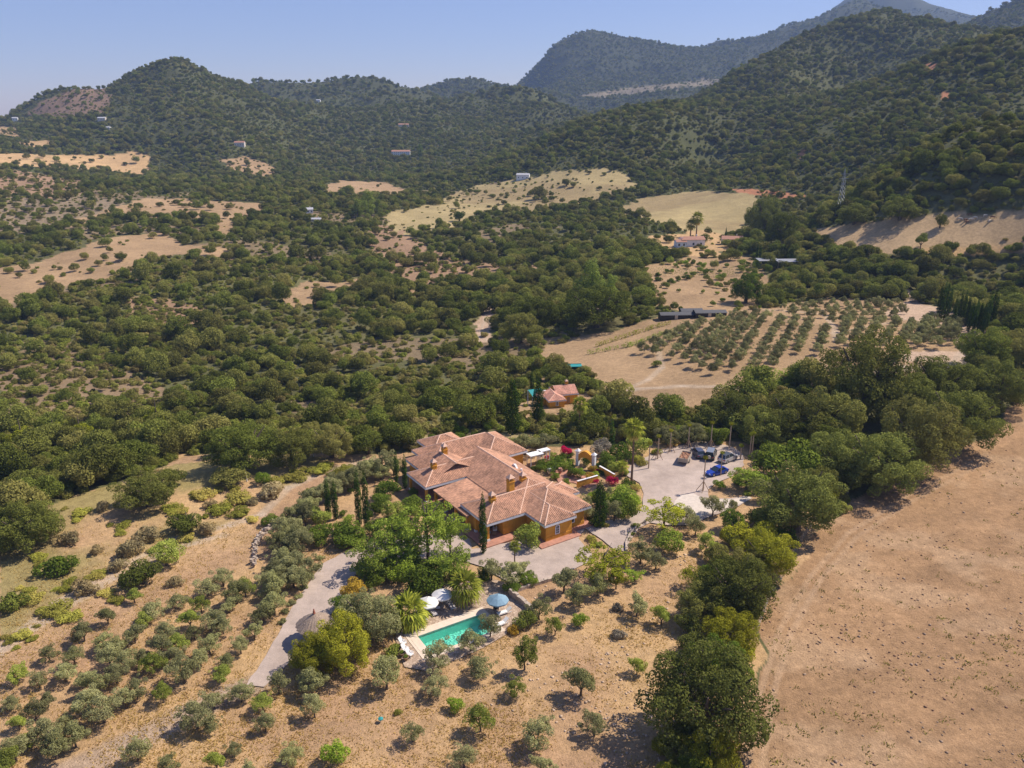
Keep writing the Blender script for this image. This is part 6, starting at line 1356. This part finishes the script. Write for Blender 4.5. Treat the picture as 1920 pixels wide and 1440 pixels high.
# vines and vegetable rows
def croprow(name, px0, py0, px1, py1, h, w_, mat, label, cat, group, n=420):
    A = at(px0, py0); B = at(px1, py1); k = max(3, int((B-A).length/.9)); C = []; Rr = []
    for i in range(k+1):
        q = A.lerp(B, i/k); z = ground(q.x, q.y)
        if rnd.random() < .1: continue
        C.append((q.x-A.x+rnd.uniform(-.2,.2), q.y-A.y+rnd.uniform(-.2,.2), z-A.z+h*.5)); Rr.append(w_*rnd.uniform(.7,1.2))
    me = foliage(name, M[mat], C, Rr, int(k*40)+60, .16, int(px0*7+py0), squash=h/w_*.6, jitter=.7, keep=.2); o = link(name, me); o.location = A; tag(o, label, cat, group); return o
for i in range(5): croprow('vine_row', 1412-i*1, 706+i*6.2, 1512-i*4, 700+i*6.0, 1.5, .7, 'lime', 'bright green vine row between the grove and the big oaks', 'vine row', 'short vine rows below the grove')
for (a, b_) in (((1105,664),(1180,650)),((1180,650),(1262,622)),((1120,650),(1255,608))): croprow('vine_row', *a, *b_, 1.3, .6, 'yellowgreen' if a[1] == 650 and a[0] == 1120 else 'lime', 'long thin vine line crossing the bare slope left of the grove', 'vine row', 'vine lines on the bare slope')
for i in range(7): croprow('vegetable_row', 1040+i*11, 722-i*.3, 1058+i*9, 706-i*.2, .4, .45, 'lime', 'green vegetable row in the plot behind the cottage', 'vegetable row', 'vegetable rows behind the cottage')

# small orchard trees in the golden plot
for k in range(46):
    px = rnd.uniform(1200,1435); py = rnd.uniform(486,585); tree('fruit_tree', 'oak', px, py, rnd.uniform(9,15), 'small fruit tree in the golden orchard plot below the white farmhouse', 'tree', 'fruit trees of the golden orchard plot', rnd.choice(['garden','olivegreen','ash','oak']), parts=False)
croprow('reeds', 1222, 517, 1425, 513, 3.5, 1.6, 'ash', 'tall green reed bed below the farmhouse garden', 'reeds', None)['kind'] = 'stuff'
# scattered oaks on the pale fields of the left
fo = [(505,397),(370,384),(395,388),(383,380),(330,378),(260,385),(300,382),(285,440),(310,432),(170,505),(185,492),(140,500),(35,515),(90,522),(130,460),(230,480),(205,468),(225,482),(195,482),(160,478),(45,500),(15,505),(270,412),(350,430),(400,460),(425,480),(395,470),(255,300),(70,302),(50,292),(80,290),(190,293),(170,300),(140,296),(30,248),(20,244),(235,306),(200,318),(185,312)]
for px, py in fo: tree('holm_oak', 'oak', px, py, rnd.uniform(13,24)*(.7 if py < 330 else 1), 'dark rounded oak standing on the pale open fields of the left', 'tree', 'oaks dotted over the pale fields', 'oak', parts=False)
sk = [(88,168,10),(140,160,9),(158,158,8),(168,159,8),(185,160,10),(195,158,9),(60,196,9),(106,172,10)]
for px, py, w_ in sk:
    while True:
        p = at(px, py)
        if math.hypot(p.x, p.y) < 1500: break
        py += 1
    plant('holm_oak', 'oak', p, w_/2*p.y/FPX, 'small dark tree standing on the skyline of the bare shoulder', 'tree', 'skyline trees of the bare shoulder', 'oak', parts=False)

# ------------------------------------------------------------------ the wild cover
TK = np.array(TAKEN); cands = []
def ring(r0, r1, step, half=R(38)):
    n = int(2*r1/step)+2; gx, gy = np.meshgrid(np.arange(-n//2, n//2+1)*step, np.arange(0, n//2+2)*step*1.0); x = gx.ravel(); y = gy.ravel()
    x = x + (rs.rand(x.size)-.5)*step*.95; y = y + (rs.rand(y.size)-.5)*step*.95; r = np.hypot(x, y); a = np.arctan2(x, y); k = (r >= r0) & (r < r1) & (np.abs(a) < half); return x[k], y[k]
# how far the ground is hidden from the drone's side: keep what shows with 25 m to spare
az = np.linspace(-R(40), R(40), 260); rq = np.exp(np.linspace(math.log(40), math.log(6000), 420)); AZ, RQ = np.meshgrid(az, rq, indexing='ij')
el = (height(RQ*np.sin(AZ), RQ*np.cos(AZ))-CAMH)/RQ; hor = np.maximum.accumulate(el, axis=1)
def visible(x, y, z, extra=8.0, slack=.012):
    a = np.arctan2(x, y); r = np.hypot(x, y); i = np.clip(((a-az[0])/(az[1]-az[0])).round().astype(int), 0, len(az)-1); j = np.clip(np.searchsorted(rq, r)-3, 0, len(rq)-1)
    return (z+extra-CAMH)/r > hor[i, j]-slack
OAK, BUSH = [], []
for r0, r1, step in ((95,230,2.05),(230,420,2.6),(420,800,3.9),(800,1500,5.0),(1500,3400,8.6),(3400,4700,17)):
    x, y = ring(r0, r1, step); z = height(x, y); k = visible(x, y, z); x, y, z = x[k], y[k], z[k]
    f = cover(x, y, z); wood = np.where(f < 0, 1.0, 0.0)
    for i, fd in enumerate(FIELDS): wood[f == i] = fd[2]
    n1 = fbm(x, y, 55, 3, 61); n2 = fbm(x, y, 120, 3, 62); r = np.hypot(x, y)
    dens = wood*np.clip(1.0 + (n1-.5)*1.2, .62, 1.0); 
    k = rs.rand(x.size) < dens; x, y, z, n1, n2, f = x[k], y[k], z[k], n1[k], n2[k], f[k]; r = np.hypot(x, y)
    q = np.hypot((x-12)/62, (y-112)/44); k = (q > 1.0) | (f < 0); x, y, z, n1, n2, f, r = x[k], y[k], z[k], n1[k], n2[k], f[k], r[k]
    # keep clear of the placed trees and the buildings
    if True:
        ok = np.ones(x.size, bool)
        for tx, ty, tr_ in TAKEN:
            if r0*.9 < math.hypot(tx, ty) < r1*1.1: ok &= np.hypot(x-tx, y-ty) > tr_*.8
        hx, hy = (x-HOUSE.x), (y-HOUSE.y); lx = hx*math.cos(HA)+hy*math.sin(HA); ly = -hx*math.sin(HA)+hy*math.cos(HA); ok &= ~((lx > -13) & (lx < 17) & (ly > -4) & (ly < 43))
        ok &= np.hypot(x-cb.x-2, y-cb.y-5) > 9; x, y, z, n1, n2, f, r = x[ok], y[ok], z[ok], n1[ok], n2[ok], f[ok], r[ok]
    px, py, zc = project(x, y, z)
    isoak = rs.rand(x.size) < np.where(r < 450, np.clip((n2-.36)*2.4, .10, .75), .6) 
    isoak &= ~((f >= 0) & (rs.rand(x.size) < .5))
    rad = np.where(isoak, 1.3+2.9*rs.rand(x.size)**1.9, .7+1.4*rs.rand(x.size)**1.2)*np.where(r > 1500, 1.4, np.where(r > 800, 1.0, np.where(r > 420, .86, 1.0)))*np.where(r > 3300, 1.3, 1)
    rad = rad*(.85+.5*n1)
    for a in np.stack([x, y, z, rad, zc, px, py], 1)[isoak]: OAK.append(a)
    for a in np.stack([x, y, z, rad, zc, px, py], 1)[~isoak]: BUSH.append(a)
OAK = np.array(OAK); BUSH = np.array(BUSH)
def infr(A): return (A[:,5] > -5) & (A[:,5] < 1925) & (A[:,6] > 0) & (A[:,6] < 1445)
def region(px, py):
    if py > 900 and px < 620: return 'in the lower left meadow'
    if px > 1250 and py > 600: return 'in the oak wood between the car park and the ploughed field'
    if px > 1200: return 'in the wood above and beside the olive grove'
    if px < 640: return 'in the dense scrub covering the left valley'
    return 'in the scrub wood behind the villa and the cottage'
def individuals(A, n, name, sp, what, cat):
    sc = np.where(infr(A), A[:,3]/A[:,4], -1); o = np.argsort(-sc); top = o[:n]
    for i in top:
        x, y, z, rad, zc, px, py = A[i]; rg = region(px, py)
        plant(name, sp, (x, y, z), rad, what+' '+rg, cat, cat+'s '+rg, None, False, 1.0)
    return A[o[n:]]
nbig = sum(1 for o in bpy.data.objects if o.name.split('.')[0] == 'holm_oak')
rest_o = individuals(OAK, max(0, 296-nbig), 'holm_oak', 'oak', 'dark green holm oak', 'oak tree')
nbu = sum(1 for o in bpy.data.objects if o.name.split('.')[0] in ('shrub','dry_bush','weed_bush'))
rest_b = individuals(BUSH, 296, 'scrub_bush', 'scrub', 'low olive green bush', 'bush')
print('WILD', len(OAK), len(BUSH), 'rest', len(rest_o), len(rest_b), 'holm', nbig, 'grove', ngr, 'olives', sum(1 for o in bpy.data.objects if o.name.split('.')[0] == 'olive_tree'))
def scatter(name, A, sources, label, kind='stuff', cat=None, zsq=1.0):
    """ one object: instances of real trees' foliage on a cloud of points """
    me = bpy.data.meshes.new(name); me.vertices.add(len(A)); V = A[:,:3].copy(); V[:,2] -= .15; me.vertices.foreach_set('co', V.astype(np.float32).ravel())
    a = me.attributes.new('size', 'FLOAT', 'POINT'); a.data.foreach_set('value', A[:,3].astype(np.float32)); me.update()
    o = link(name, me); ng = bpy.data.node_groups.new(name, 'GeometryNodeTree'); ng.interface.new_socket('Geometry', in_out='INPUT', socket_type='NodeSocketGeometry'); ng.interface.new_socket('Geometry', in_out='OUTPUT', socket_type='NodeSocketGeometry')
    N = ng.nodes.new; L = ng.links.new; gi = N('NodeGroupInput'); go = N('NodeGroupOutput'); jn = N('GeometryNodeJoinGeometry')
    for s in sources:
        oi = N('GeometryNodeObjectInfo'); oi.transform_space = 'ORIGINAL'; oi.inputs['Object'].default_value = s; oi.inputs['As Instance'].default_value = True; L(oi.outputs['Geometry'], jn.inputs[0])
    ip = N('GeometryNodeInstanceOnPoints'); ip.inputs['Pick Instance'].default_value = True; L(gi.outputs[0], ip.inputs['Points']); L(jn.outputs[0], ip.inputs['Instance'])
    rz = N('FunctionNodeRandomValue'); rz.data_type = 'FLOAT_VECTOR'; rz.inputs[0].default_value = (0,0,0); rz.inputs[1].default_value = (0,0,6.28); L(rz.outputs[0], ip.inputs['Rotation'])
    ri = N('FunctionNodeRandomValue'); ri.data_type = 'INT'; ri.inputs[4].default_value = 0; ri.inputs[5].default_value = len(sources)-1; ri.inputs['Seed'].default_value = 5; L(ri.outputs[2], ip.inputs['Instance Index'])
    na = N('GeometryNodeInputNamedAttribute'); na.data_type = 'FLOAT'; na.inputs['Name'].default_value = 'size'
    vs = N('FunctionNodeRandomValue'); vs.data_type = 'FLOAT_VECTOR'; vs.inputs[0].default_value = (.85,.85,.75*zsq); vs.inputs[1].default_value = (1.15,1.15,1.2*zsq); vs.inputs['Seed'].default_value = 9
    vm = N('ShaderNodeVectorMath'); vm.operation = 'SCALE'; L(vs.outputs[0], vm.inputs[0]); L(na.outputs[0], vm.inputs['Scale']); L(vm.outputs[0], ip.inputs['Scale']); L(ip.outputs[0], go.inputs[0])
    md = o.modifiers.new('scatter', 'NODES'); md.node_group = ng; tag(o, label, cat, None, kind); return o
def first_with(me):
    for o in bpy.data.objects:
        if o.data == me and not (len(o.material_slots) and o.material_slots[0].link == 'OBJECT'): return o
def sources_of(key):
    out = []
    for me in LM[key]:
        s = first_with(me)
        if s: out.append(s)
    return out
src_o, src_b = sources_of('oak'), sources_of('scrub'); print('sources', len(src_o), len(src_b))
scatter('woodland', rest_o, src_o, 'dense dark green holm oak woodland covering the valley and hills', cat='woodland')
scatter('scrubland', rest_b, src_b, 'low olive green scrub filling the valley and hillsides between the oaks', cat='scrub')

# ------------------------------------------------------------------ dry grass, clods and stones
def tufts(name, n, poly_f, size, mat, label, spread, seed, blades=6):
    r = np.random.RandomState(seed); px = r.uniform(*spread[0], n*3); py = r.uniform(*spread[1], n*3); py = spread[1][0]+(py-spread[1][0])
    x, y, z, _ = shoot(px, py); f = cover(x, y, z); k = (f == poly_f) & (r.rand(x.size) < np.clip((fbm(x, y, 9, 4, 71)-.3)*2.2, .03, 1))
    dd = np.ones(x.size, bool)
    gx, gy, gz = project(x, y, z); 
    k &= ~in_poly(gx, gy, GR); x, y, z = x[k][:n], y[k][:n], z[k][:n]; n = len(x)
    pts_ = np.repeat(np.stack([x, y, z], 1), blades, 0); m_ = len(pts_); pts_[:,0] += r.normal(size=m_)*.28; pts_[:,1] += r.normal(size=m_)*.28
    h = size*(.5+r.rand(m_)); a = r.rand(m_)*6.28; w_ = .045+.05*r.rand(m_); dx, dy = np.cos(a)*w_, np.sin(a)*w_; lx, ly = r.normal(size=m_)*.16, r.normal(size=m_)*.16
    V = np.stack([np.stack([pts_[:,0]-dx, pts_[:,1]-dy, pts_[:,2]-.05], 1), np.stack([pts_[:,0]+dx, pts_[:,1]+dy, pts_[:,2]-.05], 1), np.stack([pts_[:,0]+dx*.5+lx, pts_[:,1]+dy*.5+ly, pts_[:,2]+h], 1), np.stack([pts_[:,0]-dx*.5+lx, pts_[:,1]-dy*.5+ly, pts_[:,2]+h], 1)], 1).reshape(-1, 3)
    T_ = np.repeat(r.rand(m_), 4); o = link(name, mesh_np(name, V, np.arange(4*m_).reshape(-1, 4), M[mat], {'tint': ('FLOAT','POINT',T_)})); tag(o, label, 'grass', None, 'stuff')
GR = [(1172,890),(1182,873),(1228,848),(1300,828),(1372,838),(1395,872),(1327,918),(1330,934),(1412,934),(1385,948),(1290,985),(1202,988),(1175,1034),(1128,1012),(1112,1050),(1000,1092),(990,1140),(962,1172),(905,1215),(800,1258),(742,1200),(700,1052),(650,1100),(590,1190),(495,1287),(462,1283),(520,1190),(585,1085),(640,1038),(760,1005),(780,960),(760,860),(860,800),(1000,830),(1160,870)]
tufts('dry_grass', 9000, 0, .12, 'straw', 'golden dry grass tufts over the orchard slope', ((-60,1400),(980,1480)), 81, 5)
tufts('field_weeds', 260, 1, .16, 'weed', 'sparse small weeds growing in the ploughed field', ((1250,1980),(840,1480)), 83, 9)
def stones(name, n, f_, s0, s1, mat, label, spread, seed):
    r = np.random.RandomState(seed); px = r.uniform(*spread[0], n*3); py = r.uniform(*spread[1], n*3); x, y, z, _ = shoot(px, py); f = cover(x, y, z); k = (f == f_) & (r.rand(x.size) < sstep(.38, .66, fbm(x, y, 6, 4, seed))); gx, gy, gz = project(x, y, z); k &= ~in_poly(gx, gy, GR); x, y, z = x[k][:n], y[k][:n], z[k][:n]; n = len(x)
    ico = np.array([(1,0,0),(-1,0,0),(0,1,0),(0,-1,0),(0,0,1),(0,0,-1),(.6,.6,.5),(-.6,.6,.5),(.6,-.6,.5),(-.6,-.6,.5)]); Fo = np.array([(4,0,6),(4,6,2),(4,2,7),(4,7,1),(4,1,9),(4,9,3),(4,3,8),(4,8,0),(5,6,0),(5,2,6),(5,7,2),(5,1,7),(5,9,1),(5,3,9),(5,8,3),(5,0,8)])
    s = s0+(s1-s0)*r.rand(n)**6; J = ico[None]*s[:,None,None]*(.7+.6*r.rand(n,10,1))*np.array([1,1,.7]); V = (J+np.stack([x,y,z],1)[:,None]).reshape(-1,3); F = (Fo[None]+10*np.arange(n)[:,None,None]).reshape(-1,3)
    o = link(name, mesh_np(name, V, F, mat)); tag(o, label, 'stones', None, 'stuff')
stones('field_stones', 2600, 1, .03, .24, plain('pale stones and clods', (.32,.205,.13), .95, noise=.4, scale=.7, c2=(.42,.30,.21)), 'pale stones and clods strewn over the ploughed field', ((1250,1980),(800,1480)), 85)
stones('slope_stones', 2500, 0, .04, .26, plain('pale slope stones', (.50,.37,.26), .95, noise=.4, scale=.7), 'scattered pale stones on the dry slope below the villa', ((900,1400),(1040,1480)), 87)
stones('field_clods', 2500, 1, .03, .2, plain('dark clods', (.20,.11,.07), .95, noise=.4, scale=.7), 'dark earth clods and stubble of the ploughed field', ((1250,1980),(800,1480)), 89)

# ------------------------------------------------------------------ the air between the drone and the mountains
bm = bmesh.new(); bmesh.ops.create_cube(bm, size=1.0); me = bpy.data.meshes.new('haze'); bm.to_mesh(me); bm.free(); hz = link('haze', me)
hz.scale = (10400, 5800, 1000); hz.location = (0, 2780, 1000/2-90)
m = bpy.data.materials.new('haze air'); m.use_nodes = True; nt3 = m.node_tree; nt3.nodes.clear(); o_ = nt3.nodes.new('ShaderNodeOutputMaterial'); pv = nt3.nodes.new('ShaderNodeVolumePrincipled')
pv.inputs['Color'].default_value = (.44,.62,1.0,1); pv.inputs['Density'].default_value = .00012; pv.inputs['Anisotropy'].default_value = 0.0; nt3.links.new(pv.outputs[0], o_.inputs['Volume']); me.materials.append(m)
tag(hz, kind='stuff'); hz['label'] = 'thin blue summer haze hanging over the valley'; hz['category'] = 'haze'
print('OBJECTS', len(bpy.data.objects))
